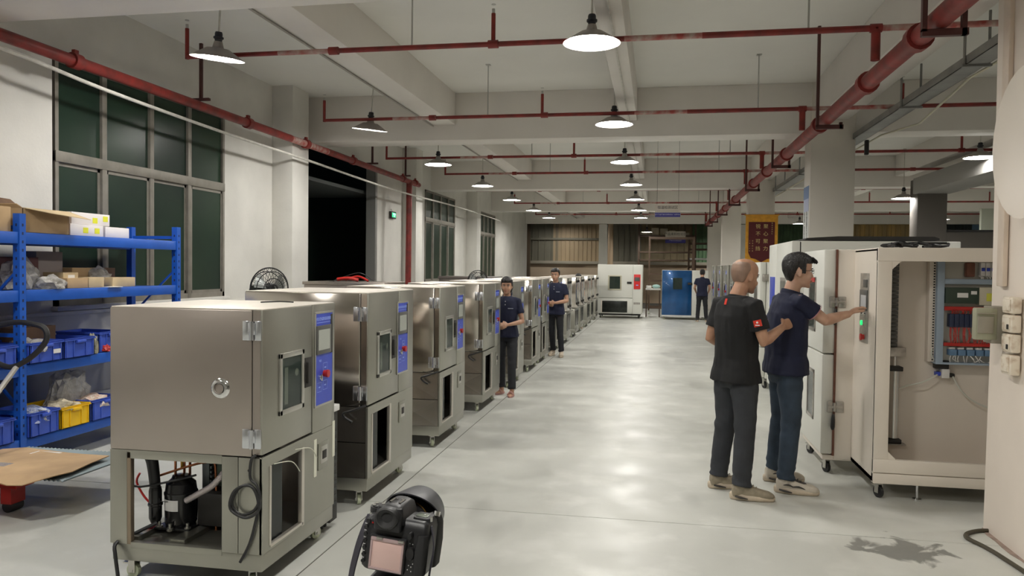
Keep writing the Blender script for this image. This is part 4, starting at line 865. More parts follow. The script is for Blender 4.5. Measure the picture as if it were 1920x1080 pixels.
# ---------------------------------------------------------------- blue rack and what stands on it
m_rb = pm('rack_blue', (.012, .10, .50), .38, var=.12, vs=5); m_rbd = pm('rack_hole', (.01, .02, .08), .7)
m_card = pm('cardboard', (.50, .34, .18), .8, var=.15, vs=4); m_card2 = pm('cardboard_pale', (.58, .45, .27), .8, var=.15, vs=5); m_cardd = pm('cardboard_dark', (.16, .09, .05), .8, var=.25, vs=6)
m_wbox = pm('white_carton', (.74, .70, .70), .6); m_yst = pm('yellow_sticker', (.72, .72, .04), .5)
m_bag = pm('poly_bag', (.62, .60, .56), .12, 0, spec=.8, bump=1.4, bs=28, alpha=.62, var=.3, vs=20); m_bin = pm('bin_blue', (.045, .10, .52), .42, var=.1, vs=12); m_biny = pm('bin_yellow', (.85, .52, .01), .42)
LEFT0 = set(tops())
rk = empty('storage_rack', (-5.6, 6.0, 0), label='tall blue steel storage rack against the left wall', cat='rack')
ZS = (1.89, 1.37, .70, .03)
for yp in (-2.3, 0, 2.3):
    for xp in (0, -.60):
        if yp < 0 and xp == 0: pass
        f = MB(); f.box(xp - .035, xp + .035, yp - .035, yp + .035, -.3, 2.11); p_ = f.build('post', m_rb, rk, .5)
        if xp == 0:
            h = MB()
            for k in range(26): h.box(xp + .034, xp + .0365, yp - .008, yp + .008, .12 + k * .075, .145 + k * .075)
            for k in range(26): h.box(xp - .008, xp + .008, yp - .0365, yp - .034, .12 + k * .075, .145 + k * .075)
            o = h.build('holes', m_rbd, p_, 0); o['kind'] = 'stuff'
        B('foot', m_rb, p_, xp - .05, xp + .05, yp - .05, yp + .05, -.3, -.28)
    MB().tube([(0, yp, .35), (-.6, yp, .95)], .015, 4).build('brace', m_rb, rk); MB().tube([(0, yp, 1.62), (-.6, yp, 1.05)], .015, 4).build('brace', m_rb, rk)
    for z in (.3, 1.0, 1.97): B('tie_bar', m_rb, rk, -.57, -.03, yp - .012, yp + .012, z, z + .035)
for k in range(2):
    a0 = -2.265 + 2.3 * k
    for z in ZS:
        B('beam', m_rb, rk, -.03, .028, a0, a0 + 2.23, z - .05, z + .055, .006); B('beam', m_rb, rk, -.63, -.575, a0, a0 + 2.23, z - .05, z + .055, .006)
        B('shelf_board', m_rb, rk, -.575, -.03, a0, a0 + 2.23, z + .03, z + .045)
def bin_(loc, w, mat, lab, h=.19, d=.5):
    r = empty('parts_bin', loc, 0, lab, 'bin', 'plastic bins on the blue rack')
    s = MB(); t = .006; x0, x1 = -d, 0
    s.box(x0, x1, 0, w, 0, t).box(x0 + t, x1, 0, t, 0, h).box(x0 + t, x1, w - t, w, 0, h).box(x0, x0 + t, 0, w, 0, h).box(-t, 0, 0, w, 0, h)
    s.build('shell', mat, r, .4)
    rm = MB(); rm.box(-.012, .014, -.01, w + .01, h - .022, h - .012).box(-.008, .010, -.004, w + .004, h - .006, h).box(x0 - .01, x0 + .01, 0, w, h - .02, h)
    rm.box(x0, 0, -.012, .003, h - .02, h - .005).box(x0, 0, w - .003, w + .012, h - .02, h - .005); rm.build('rim', mat, r, .4)
    for k in (.06, .3, .7, .94): B('stiffener', mat, r, 0, .008, w * k - .006, w * k + .006, .01, h - .02, .002)
    B('handle', mat, r, 0, .028, w * .36, w * .66, h - .05, h - .022, .006)
    return r
def crumple(name, c, size, lab, cat, mat=None, seed=1, n=3, rough=.35, kind=None):
    random.seed(seed); b = MB(); r = bmesh.ops.create_icosphere(b.bm, subdivisions=n, radius=1)['verts']
    import mathutils.noise as N
    for v in r:
        p = v.co.copy(); d = 1 + rough * (N.noise(p * 2.3 + Vector((seed * 7., 0, 0))) + .5 * N.noise(p * 5.5 + Vector((0, seed * 3., 0))) + .25 * N.noise(p * 12))
        v.co = Vector((p.x * size[0], p.y * size[1], max(p.z, -.35) * size[2])) * d
    for v in r: v.co.z = max(v.co.z, -.33 * size[2])
    o = b.build(name, mat or m_bag, None, .25, (c[0], c[1], c[2] + .33 * size[2])); tag(o, lab, cat)
    if kind: o['kind'] = kind
    return o
zb3, zb4 = .70 + .055, .03 + .055
b = bin_((-5.54, 6.045, zb3), .39, m_bin, 'blue bin with a white label on the third rack shelf')
B('label', m_white, b, .008, .0095, .27, .36, .07, .11)
bin_((-5.54, 6.46, zb3), .40, m_bin, 'blue bin without label on the third rack shelf, right of the labelled one')
bin_((-5.60, 7.0, zb3), .36, m_bin, 'blue bin half hidden behind the nearest chamber on the third shelf', .21)
b_ = bin_((-5.54, 5.50, zb3), .40, m_bin, 'blue bin on the third shelf, left of the rack post at the frame edge')
bin_((-5.54, 6.045, zb4), .345, m_bin, 'blue bin of cables on the bottom rack shelf, left of the yellow bin', .22)
bin_((-5.54, 6.42, zb4), .37, m_biny, 'bright yellow bin on the bottom shelf of the blue rack', .205)
bin_((-5.54, 6.83, zb4), .42, m_bin, 'blue bin on the bottom rack shelf, right of the yellow bin', .21)
bin_((-5.54, 5.46, zb4), .41, m_bin, 'blue bin on the bottom shelf, left of the rack post at the frame edge', .22)
crumple('plastic_bags', (-5.7, 6.2, zb3 + .10), (.17, .16, .09), 'clear bags heaped in the labelled blue bin', 'bags', seed=2)
crumple('cable_heap', (-5.7, 6.21, zb4 + .12), (.18, .16, .10), 'blue and white cable heap in the bottom left blue bin', 'cables', pm('cable_mix', (.12, .2, .5), .35, var=.8, vs=30, col2=(.7, .7, .68), bump=1.5, bs=60), 3)
crumple('plastic_bags', (-5.7, 6.58, zb4 + .11), (.17, .17, .11), 'pale bags heaped in the yellow bin', 'bags', pm('bag_cream', (.66, .58, .42), .3, bump=1.5, bs=30, var=.3, vs=14), 4)
crumple('plastic_bags', (-5.85, 6.85, zb4 + .1), (.12, .22, .30), 'tall clear plastic bag behind the yellow bin', 'bags', seed=5, rough=.5)
crumple('parts_heap', (-5.7, 7.03, zb4 + .12), (.17, .18, .09), 'copper coloured parts in bags in the bottom right blue bin', 'parts', pm('parts_copper', (.55, .32, .22), .35, var=.8, vs=30, col2=(.75, .7, .62), bump=1.5, bs=50), 6)
crumple('parts_heap', (-5.62, 6.93, zb3), (.06, .05, .14), 'grey green bagged part beside the blue bins', 'parts', pm('part_olive', (.28, .27, .2), .4, bump=1, bs=30), 8)
crumple('pink_roll', (-5.6, 7.1, zb3 + .01), (.05, .05, .05), 'small pink roll on the third rack shelf', 'roll', m_redk, 9)
def carton(x0, x1, y0, y1, z0, z1, lab, mat=None, open_=False, name='carton', grp='cartons on the blue rack', st=()):
    mat = mat or m_card2; r = empty(name, (x1, y0, z0), 0, lab, 'box', grp); dx = x0 - x1; dy = y1 - y0; h = z1 - z0
    if not open_:
        B('body', mat, r, dx, 0, 0, dy, 0, h, .004); B('tape', pm('parcel_tape', (.55, .42, .28), .3), r, dx, 0, dy * .47, dy * .53, h - .0005, h + .001)
    else:
        s = MB(); t = .005; s.box(dx, 0, 0, dy, 0, t).box(dx, 0, 0, t, 0, h).box(dx, 0, dy - t, dy, 0, h).box(dx, dx + t, 0, dy, 0, h).box(-t, 0, 0, dy, 0, h); s.build('body', mat, r, .4)
    for (fy, fz) in st: B('sticker', m_yst, r, 0, .0015, fy * dy - .035, fy * dy + .035, fz * h - .028, fz * h + .028)
    return r
zt = 1.89 + .055
c = carton(-6.1, -5.62, 6.06, 6.62, zt, zt + .22, 'large open brown carton with raised flaps on the top rack shelf', m_card, True)
hh = .22
for q in ([(0, 0.0, hh), (0, .56, hh), (.16, .66, hh - .07), (.15, .16, hh - .04)], ): MB().loft([[Vector(p) for p in q], [Vector(p) + Vector((.0, 0, .006)) for p in q]]).build('flap', m_card2, c, 0)
MB().loft([[(-.48, 0, hh), (-.48, .56, hh), (-.60, .50, hh + .12), (-.60, .02, hh + .14)], [(-.484, 0, hh + .004), (-.484, .56, hh + .004), (-.604, .50, hh + .126), (-.604, .02, hh + .146)]]).build('flap', m_cardd, c, 0)
MB().loft([[(-.48, 0, hh), (0, 0, hh), (-.05, -.02, hh + .035), (-.45, -.02, hh + .04)], [(-.48, 0.005, hh), (0, 0.005, hh), (-.05, -.015, hh + .04), (-.45, -.015, hh + .045)]]).build('flap', m_card, c, 0)
carton(-6.1, -5.62, 5.35, 5.93, zt, zt + .22, 'brown carton on the top shelf cut by the left frame edge', m_card)
carton(-6.05, -5.64, 6.66, 7.12, zt, zt + .115, 'lower white carton with two yellow stickers on the top shelf', m_wbox, st=((.45, .5), (.80, .5)))
carton(-6.05, -5.66, 6.70, 7.24, zt + .117, zt + .235, 'upper white carton stacked on the two-sticker one', m_wbox, st=((.60, .4), (.88, .6)))
carton(-6.0, -5.64, 7.15, 7.52, zt, zt + .11, 'small white carton at the right end of the stacked pair', m_wbox)
zm = 1.37 + .055
crumple('plastic_bags', (-5.84, 6.26, zm), (.14, .22, .20), 'large crumpled clear bags behind the rack post on the second shelf', 'bags', seed=12, rough=.45)
crumple('plastic_bags', (-5.68, 6.42, zm), (.12, .16, .09), 'low shiny clear bag on the second shelf edge', 'bags', seed=13, rough=.5)
crumple('wrapped_parts', (-5.80, 5.62, zm), (.15, .20, .17), 'tan parts wrapped in film, left of the rack post', 'bags', pm('tan_wrap', (.46, .32, .24), .35, bump=1.4, bs=25, var=.4, vs=12, col2=(.6, .56, .5)), 14, rough=.4)
carton(-6.05, -5.80, 6.50, 6.72, zm, zm + .10, 'small tan carton beside the crumpled bags', m_card2)
c = carton(-5.95, -5.72, 6.66, 6.86, zm, zm + .155, 'tan carton with white label at the back of the second shelf', m_card2); B('label', m_white, c, 0, .0015, .06, .15, .09, .13)
carton(-5.88, -5.64, 6.62, 6.90, zm, zm + .10, 'low torn tan carton on the second shelf front', m_card)
carton(-5.88, -5.64, 6.91, 7.13, zm, zm + .105, 'square tan carton in the middle of the second shelf front', m_card2)
carton(-6.1, -5.85, 6.93, 7.22, zm, zm + .20, 'brown carton behind the square tan one', m_card)
carton(-5.90, -5.64, 7.26, 7.62, zm, zm + .10, 'right hand tan carton on the second shelf front', m_card2)
carton(-6.12, -5.92, 7.30, 7.66, zm, zm + .20, 'brown carton at the back right of the second shelf', m_cardd)
carton(-6.14, -5.9, 6.1, 6.55, zm, zm + .30, 'dark maroon carton at the back of the second shelf', pm('carton_maroon', (.09, .03, .03), .7))
carton(-6.15, -5.95, 6.58, 6.92, zm, zm + .36, 'grey printed carton at the back of the second shelf', pm('carton_grey', (.32, .27, .25), .7))
crumple('plastic_bags', (-5.85, 7.30, zm + .07), (.10, .15, .10), 'clear bag lying over the tan cartons', 'bags', seed=15)
o = B('paper_slip', m_white, None, -5.66, -5.55, 7.1, 7.3, zm + .001, zm + .006); tag(o, 'white paper slip on the second shelf edge', 'paper')
carton(-6.12, -5.86, 6.25, 6.72, zb3, zb3 + .30, 'dark brown wooden looking carton behind the blue bins', m_cardd)
rescale(set(tops()) - LEFT0, .88)
# ---------------------------------------------------------------- pallet truck and cardboard
m_jr = pm('truck_red', (.42, .02, .015), .4, var=.2, vs=8)
pj = empty('pallet_truck', (-4.46, 4.76, 0), .0, 'red hand pallet truck with looped black handle at the left edge', 'pallet truck')
for yy0 in (4.72, 4.36):
    MB().box(*[v for p in ((-.2, .32), (yy0 - 5.0 - .08, yy0 - 5.0 + .08), (.17, .225)) for v in p], .01).build('fork', m_jr, pj)
    MB().cyl((.22, yy0 - 5.05, .04), (.22, yy0 - 4.95, .04), .04, n=16).build('fork_roller', m_rub, pj); B('roller_bracket', m_jr, pj, .18, .26, yy0 - 5.06, yy0 - 4.94, .06, .18)
B('pump_body', m_jr, pj, -.42, -.20, -.66, -.26, .12, .24, .02)
for y in (-.52, -.40): MB().cyl((-.20, y - .03, .09), (-.20, y + .03, .09), .09, n=24).build('steer_wheel', m_rub, pj)
MB().cyl((-.16, -.46, .3), (-.16, -.46, .52), .04, n=14).build('pump_column', m_zinc, pj)
MB().tube([(-.18, -.40, .42), (-.12, -.05, .75), (-.06, .06, .93)], .018, 10).build('handle_shaft', pm('shaft_white', (.6, .58, .54), .35, .5), pj)
B('shaft_foot', pm('orange_part', (.6, .3, .03), .5), pj, -.21, -.13, -.46, -.36, .36, .44, .01)
hp = [(-.06, .06, .93), (.02, .08, .98), (.11, .09, 1.06), (.16, .09, 1.14), (.13, .09, 1.21), (.03, .08, 1.235), (-.10, .08, 1.24), (-.26, .06, 1.20), (-.33, .06, 1.10), (-.28, .05, .98), (-.14, .05, .92), (-.06, .06, .93)]
MB().tube(hp, .020, 10, 4).build('handle_loop', m_rub, pj)
cs = MB(); random.seed(9)
outl = [(-3.86, 4.93), (-3.84, 4.72), (-3.80, 4.50), (-3.84, 4.36), (-3.95, 4.24), (-4.1, 4.28), (-4.3, 4.30), (-4.5, 4.35), (-4.68, 4.38), (-4.80, 4.45), (-4.82, 5.0), (-4.70, 5.08), (-4.5, 5.05), (-4.2, 5.0)]
cs.loft([[(x, y, z0 + (.02 if x > -4.0 else 0) - (.03 if y < 4.3 else 0)) for x, y in outl] for z0 in (.262, .268)])
tag(cs.build('cardboard_sheet', pm('cardboard_flat', (.56, .38, .21), .8, var=.25, vs=3, bump=.3, bs=10), None, .3), 'flat torn cardboard sheet lying on the pallet truck', 'cardboard')
cg = MB(); pts = []
for k in range(60): pts.append((-4.75 + k * .0165, .245 + (.012 if k % 2 else 0)))
cg.loft([[(x, y, z) for x, z in pts] + [(x, y, z - .004) for x, z in reversed(pts)] for y in (4.40, 5.16)]); tag(cg.build('corrugated_plate', pm('plate_grey', (.22, .27, .29), .5, .3), None, 0), 'grey corrugated plate under the flat cardboard', 'plate')
o = B('paper_slip', m_white, None, -4.5, -4.30, 4.90, 4.99, .27, .273); tag(o, 'white paper slip on the flat cardboard, farther one', 'paper')
o = B('paper_slip', m_bag, None, -4.55, -4.38, 4.55, 4.64, .27, .274); tag(o, 'crumpled clear slip on the flat cardboard, nearer one', 'paper')
o = B('cream_crate', m_cream, None, -4.62, -4.02, 3.62, 3.98, 0, .42, .015); tag(o, 'cream box at the lower left corner of the frame', 'box')
o = MB().lathe([(0, 0), (.04, 0), (.04, .09), (.02, .11), (.02, .13), (0, .13)], 16).build('bottle', m_blue, None, .5, (-4.10, 3.8, .421)); tag(o, 'small blue bottle on the cream box', 'bottle')
# ---------------------------------------------------------------- photo camera on its tripod
m_cb = pm('camera_black', (.018, .018, .020), .42, bump=.04, bs=900); m_cl = pm('camera_leather', (.014, .014, .015), .7, bump=.12, bs=1100); m_hood = pm('hood_grey', (.045, .047, .055), .38)
m_wp = pm('print_white', (.8, .8, .8), .5)
CAMLOC = (-.468, 1.40, 1.103)
dc = empty('photo_camera', CAMLOC, 0, 'black reflex camera with painted pink screen reflection and large hood on a tripod', 'camera')
dc.rotation_euler = (math.radians(-2), math.radians(5), math.radians(-3))
def sec(w0, w1, d0, d1, z, r=.012, n=5):
    """rounded rectangle ring"""
    P = []
    for cx, cy, a0 in ((w1 - r, d1 - r, 0), (w0 + r, d1 - r, PI / 2), (w0 + r, d0 + r, PI), (w1 - r, d0 + r, 3 * PI / 2)):
        for k in range(n): a = a0 + PI / 2 * k / (n - 1); P.append((cx + r * math.cos(a), cy + r * math.sin(a), z))
    return P
MB().loft([sec(-.066, .066, -.030, .032, 0), sec(-.070, .071, -.034, .034, .006), sec(-.071, .073, -.035, .034, .05), sec(-.070, .073, -.034, .034, .085), sec(-.064, .070, -.030, .030, .097), sec(-.058, .062, -.024, .024, .102)]).build('body', m_cb, dc, .7)
MB().loft([sec(.034, .076, .02, .062, .004, .012), sec(.034, .078, .02, .066, .05, .014), sec(.036, .077, .02, .060, .085, .014), sec(.040, .072, .015, .052, .099, .012)]).build('grip', m_cl, dc, .7)
MB().loft([sec(.046, .076, -.044, -.02, .01, .008), sec(.046, .077, -.046, -.02, .05, .008), sec(.048, .074, -.040, -.02, .08, .008)]).build('thumb_rest', m_cl, dc, .7)
# pentaprism hump
MB().loft([sec(-.040, .018, -.040, .036, .092, .010), sec(-.036, .014, -.044, .042, .108, .012), sec(-.031, .009, -.036, .040, .124, .012), sec(-.024, .002, -.022, .030, .131, .010)]).build('prism_hump', m_cb, dc, .7)
MB().lathe([(.0, .002), (.010, .002), (.011, .008), (.019, .012), (.022, .010), (.024, .004), (.024, 0)], 28, Matrix.Translation((-.011, -.044, .108)) @ Matrix.Rotation(PI / 2, 4, 'X')).build('eyepiece', m_rub, dc)
MB().loft([sec(-.037, .015, -.050, -.036, .082, .006), sec(-.037, .015, -.052, -.036, .105, .006), sec(-.034, .012, -.046, -.036, .128, .006)]).build('eyecup_frame', m_cb, dc, .6)
MB().cyl((-.011, -.0475, .108), (-.011, -.046, .108), .009, n=20).build('eye_glass', pm('eye_glass', (.02, .02, .03), .05, spec=1), dc)
MB().box(-.022, -.018, -.02, .005, .1305, .1335).box(-.004, .0, -.02, .005, .1305, .1335).box(-.022, -.014, .002, .006, .1305, .1335).box(-.008, 0, .002, .006, .1305, .1335).build('hot_shoe', m_chr, dc)
# screen
MB().box(-.060, .014, -.043, -.033, .004, .070, .004).build('screen_housing', m_cb, dc)
sf = MB()
for q in ((-.056, .010, .060, .066), (-.056, .010, .008, .012), (-.056, -.052, .012, .060), (.004, .010, .012, .060)): sf.box(q[0], q[1], -.047, -.042, q[2], q[3], .001)
sf.build('screen_cover_frame', pm('cover_mauve', (.46, .34, .34), .2), dc)
MB().box(-.053, .006, -.0455, -.043, .011, .061, .0008).build('screen', pm('screen_painted_reflection', (.72, .50, .46), .18, spec=.6, coat=.5), dc)  # pink base colour paints in the ceiling reflected by the screen protector
for x in (-.045, -.003): MB().box(x, x + .012, -.049, -.044, .064, .068, .001).build('cover_clip', m_zinc, dc)
# controls
random.seed(2)
for k in range(6): MB().cyl((-.0635, -.0345, .078 - k * .0125), (-.0635, -.0375, .078 - k * .0125), .0035, n=12).build('button', m_rub, dc); MB().box(-.0665, -.062, -.0358, -.0353, .0835 - k * .0125, .0845 - k * .0125).build('button_print', m_wp, dc)
MB().box(-.053, -.050, -.0362, -.0350, .086, .0885).build('red_mark', m_redk, dc); MB().cyl((-.060, -.034, .090), (-.060, -.038, .090), .004, n=12).build('button', m_rub, dc)
MB().lathe([(0, .004), (.011, .005), (.013, .0), (.0135, -.002)], 20, Matrix.Translation((.033, -.036, .045)) @ Matrix.Rotation(PI / 2, 4, 'X')).build('selector', m_rub, dc)
MB().cyl((.030, -.034, .078), (.030, -.044, .078), .006, n=16).cyl((.030, -.044, .078), (.030, -.046, .078), .0055, n=16).build('af_button', m_rub, dc)
for x, z in ((.028, .062), (.036, .061), (.030, .022), (.037, .020), (.028, .014), (.038, .012), (.041, .026)): MB().box(x, x + .002, -.0368, -.0355, z, z + .0016).build('button_print', m_wp, dc)
# top plate right: lcd and shutter
MB().loft([sec(.018, .068, -.020, .022, .098, .008), sec(.020, .066, -.018, .020, .106, .008)]).build('top_plate', m_cb, dc, .5)
MB().box(.024, .056, -.010, .010, .1055, .1075, .001).build('top_screen', pm('top_lcd', (.16, .18, .15), .12), dc)
MB().cyl((.063, .030, .098), (.063, .034, .108), .010, .009, n=16).build('shutter_dial', m_chr, dc); MB().cyl((.068, -.010, .1), (.068, -.010, .109), .004).build('strap_lug', m_chr, dc)
md = MB().cyl((-.055, -.002, .098), (-.055, -.002, .110), .0165, n=24).cyl((-.055, -.002, .110), (-.055, -.002, .113), .013, n=20); md.build('mode_dial', m_cb, dc)
for k in range(5): a = k * 1.25; MB().cyl((-.055 + .010 * math.cos(a), -.002 + .010 * math.sin(a), .112), (-.055 + .010 * math.cos(a), -.002 + .010 * math.sin(a), .1145), .0032, n=10).build('dial_button', m_zinc, dc)
# lens and hood
T = Matrix.Translation((-.020, .034, .064)) @ Matrix.Rotation(-PI / 2 + .05, 4, 'X')
MB().lathe([(0, 0), (.030, 0), (.032, .008), (.036, .012), (.037, .055), (.040, .06), (.041, .10), (.039, .105), (.0, .105)], 36, T).build('lens_barrel', m_cb, dc)
MB().lathe([(.0375, .040), (.0385, .041), (.0385, .044), (.0375, .045)], 36, T).build('gold_ring', pm('lens_gold', (.7, .42, .12), .25, .9), dc)
zr = MB()
for k in range(36):
    a = 2 * PI * k / 36; zr.box(.0385, .0425, -.0022, .0022, .064, .094, mat=T @ Matrix.Rotation(a, 4, 'Z'))
o = zr.build('zoom_ring', m_rub, dc, 0); o['kind'] = 'stuff'
# petal hood mounted reversed over the barrel, opening towards the body
hb = MB(); n = 56; R0 = []; R1 = []; R2 = []; R3 = []
for k in range(n):
    a = 2 * PI * k / n; pet = .5 + .5 * math.cos(2 * a)     # two long and two short petals
    z0_ = .105; z1_ = .018 + .034 * (1 - pet)
    for ring_, r, z in ((R0, .050, z0_), (R1, .060, z1_), (R2, .0575, z1_), (R3, .0475, z0_)): ring_.append(T @ Vector((r * math.cos(a + PI / 2), r * math.sin(a + PI / 2), z)))
hb.loft([R3, R2, R1, R0, [T @ Vector((.045 * math.cos(2 * PI * k / n + PI / 2), .045 * math.sin(2 * PI * k / n + PI / 2), .112)) for k in range(n)], [T @ Vector((.038 * math.cos(2 * PI * k / n + PI / 2), .038 * math.sin(2 * PI * k / n + PI / 2), .104)) for k in range(n)]], False)
hb.build('lens_hood', m_hood, dc, .6)
for o_ in kids(dc):
    if o_.name.split('.')[0] in ('lens_barrel', 'gold_ring', 'zoom_ring', 'lens_hood'): continue
    dx_ = .008 if o_.name.split('.')[0] in ('screen_housing', 'screen_cover_frame', 'screen', 'cover_clip') else (-.008 if o_.name.split('.')[0] in ('eyepiece', 'eyecup_frame', 'eye_glass', 'prism_hump', 'hot_shoe') else 0)
    for v in o_.data.vertices:
        v.co.x += dx_
        if v.co.x > .012: v.co.x = .012 + (v.co.x - .012) * .68
        if v.co.z > .10: v.co.z = .10 + (v.co.z - .10) * .80
dc.scale = (1.03, 1.03, 1.03)
# straps
def strap(pts, w=.009, name='strap'):
    P = [Vector(p) for p in pts]; Q = []
    for i in range(len(P) - 1):
        p0, p1, p2, p3 = P[max(i - 1, 0)], P[i], P[i + 1], P[min(i + 2, len(P) - 1)]
        for k in range(5): t = k / 5; Q.append(.5 * ((2 * p1) + (p2 - p0) * t + (2 * p0 - 5 * p1 + 4 * p2 - p3) * t * t + (3 * p1 - p0 - 3 * p2 + p3) * t ** 3))
    Q.append(P[-1]); rr = []
    for i, p in enumerate(Q):
        tw = .9 * i / len(Q); s_ = Vector((math.cos(tw + .5), -math.sin(tw + .5), 0)) * w; nn = Vector((math.sin(tw + .5), math.cos(tw + .5), 0)) * .0012
        rr.append([p - s_ - nn, p + s_ - nn, p + s_ + nn, p - s_ + nn])
    return MB().loft(rr).build(name, pm('strap_black', (.02, .018, .03), .55), dc, .5)
strap([(-.071, .0, .088), (-.078, -.01, .06), (-.084, -.02, .02), (-.090, -.02, -.04), (-.085, -.01, -.12), (-.05, .01, -.20), (.0, .02, -.24), (.04, .01, -.22), (.056, -.005, -.14), (.058, -.02, -.04), (.063, -.025, .02), (.062, -.015, .06), (.051, -.004, .092)])
# tripod
tp = empty('tripod', (CAMLOC[0] - .01, CAMLOC[1], 0), 0, 'dark tripod with pan handle carrying the reflex camera', 'tripod')
h0 = CAMLOC[2] - .004
MB().box(-.045, .045, -.03, .035, h0 - .018, h0 - .004, .004).build('quick_plate', pm('plate_grey_dark', (.08, .075, .09), .35), tp)
MB().lathe([(0, h0 - .10), (.026, h0 - .10), (.030, h0 - .085), (.024, h0 - .05), (.034, h0 - .035), (.034, h0 - .02), (0, h0 - .018)], 24).build('head', m_cb, tp)
MB().cyl((.0, -.036, h0 - .02), (.0, -.041, h0 - .02), .010, n=18).build('bubble_level', pm('bubble_green', (.35, .55, .05), .1, spec=1), tp)
MB().tube([(.03, -.0, h0 - .02), (.06, -.01, h0 - .022)], .004, 8).tube([(.045, -.01, h0 - .02), (.07, -.03, h0 - .03), (.12, -.05, h0 - .05), (.18, -.08, h0 - .08)], [.010, .013, .013, .011], 12, 3).build('pan_handle', m_rub, tp)
MB().cyl((0, 0, .55), (0, 0, h0 - .09), .014, n=14).build('centre_column', m_cb, tp); MB().cyl((0, 0, h0 - .24), (0, 0, h0 - .16), .035, n=18).build('shoulder', m_cb, tp)
for k in range(3):
    a = 2 * PI * k / 3 + .5; c_, s_ = math.cos(a), math.sin(a)
    lg = MB().tube([(.03 * c_, .03 * s_, h0 - .2), (.22 * c_, .22 * s_, .45)], .014, 12).build('leg', m_cb, tp); MB().tube([(.22 * c_, .22 * s_, .46), (.40 * c_, .40 * s_, .015)], .010, 10).build('lower_leg', m_zinc, lg); MB().ball((.40 * c_, .40 * s_, .014), .014).build('rubber_foot', m_rub, lg)
# ---------------------------------------------------------------- people
import mathutils.noise as MN
def skin(name, col, col2): return pm(name, col, .5, var=.1, vs=14, col2=col2, sss=.08, bump=.05, bs=200)
m_skA = skin('skin_warm', (.50, .29, .19), (.42, .23, .15)); m_skB = skin('skin_tan', (.48, .27, .17), (.40, .21, .13)); m_skC = skin('skin_fair', (.58, .36, .26), (.50, .29, .2))
m_hair = pm('hair_black', (.012, .010, .010), .38, bump=1.2, bs=120, stretch=(1, 1, .25)); m_stub = pm('shaved_scalp', (.30, .19, .135), .5, var=.18, vs=18, bump=.2, bs=400)
m_eyew = pm('eye_white', (.75, .72, .68), .2); m_iris = pm('iris_dark', (.02, .012, .01), .1); m_lip = pm('lip', (.38, .14, .11), .45)
m_bt = pm('shirt_black', (.007, .007, .008), .85, var=.2, vs=8, bump=.1, bs=300); m_nv = pm('polo_navy', (.005, .008, .034), .8, var=.2, vs=8, bump=.15, bs=300)
m_tr = pm('trousers_charcoal', (.035, .038, .045), .85, var=.25, vs=7, bump=.15, bs=250); m_jn = pm('jeans_blue', (.035, .055, .085), .85, var=.35, vs=6, bump=.15, bs=250); m_bk = pm('trousers_black', (.012, .013, .017), .8)
m_shoe1 = pm('shoe_taupe', (.33, .28, .20), .6, var=.25, vs=30); m_sole = pm('sole_cream', (.62, .52, .40), .5, var=.15, vs=20); m_shoe2 = pm('shoe_white', (.62, .56, .47), .5, var=.15, vs=20); m_san = pm('sandal_pink', (.42, .22, .19), .5); m_soled = pm('sole_dark', (.05, .045, .04), .6)
def ell(c, u, v, ru, rv, n=20, p=2.3):
    out = []
    for k in range(n):
        t = 2 * PI * k / n; ct, st = math.cos(t), math.sin(t)
        out.append(c + u * (ru * abs(ct) ** (2 / p) * (1 if ct >= 0 else -1)) + v * (rv * abs(st) ** (2 / p) * (1 if st >= 0 else -1)))
    return out
def remesh(mb, name, mat, parent, voxel, smooth=3, fold=None):
    o = mb.build(name + '_tmp', None, None, 0)
    md = o.modifiers.new('r', 'REMESH'); md.mode = 'VOXEL'; md.voxel_size = voxel
    if smooth: s = o.modifiers.new('s', 'SMOOTH'); s.factor = .5; s.iterations = smooth
    me = bpy.data.meshes.new_from_object(o.evaluated_get(bpy.context.evaluated_depsgraph_get())); old = o.data
    bpy.data.objects.remove(o); bpy.data.meshes.remove(old); me.name = name
    if fold:
        nn = [v.normal.copy() for v in me.vertices]
        for v, n_ in zip(me.vertices, nn): v.co += n_ * fold(v.co, n_)
    for p in me.polygons: p.use_smooth = True
    me.materials.append(mat); r = bpy.data.objects.new(name, me); COL.objects.link(r); r.parent = parent; return r
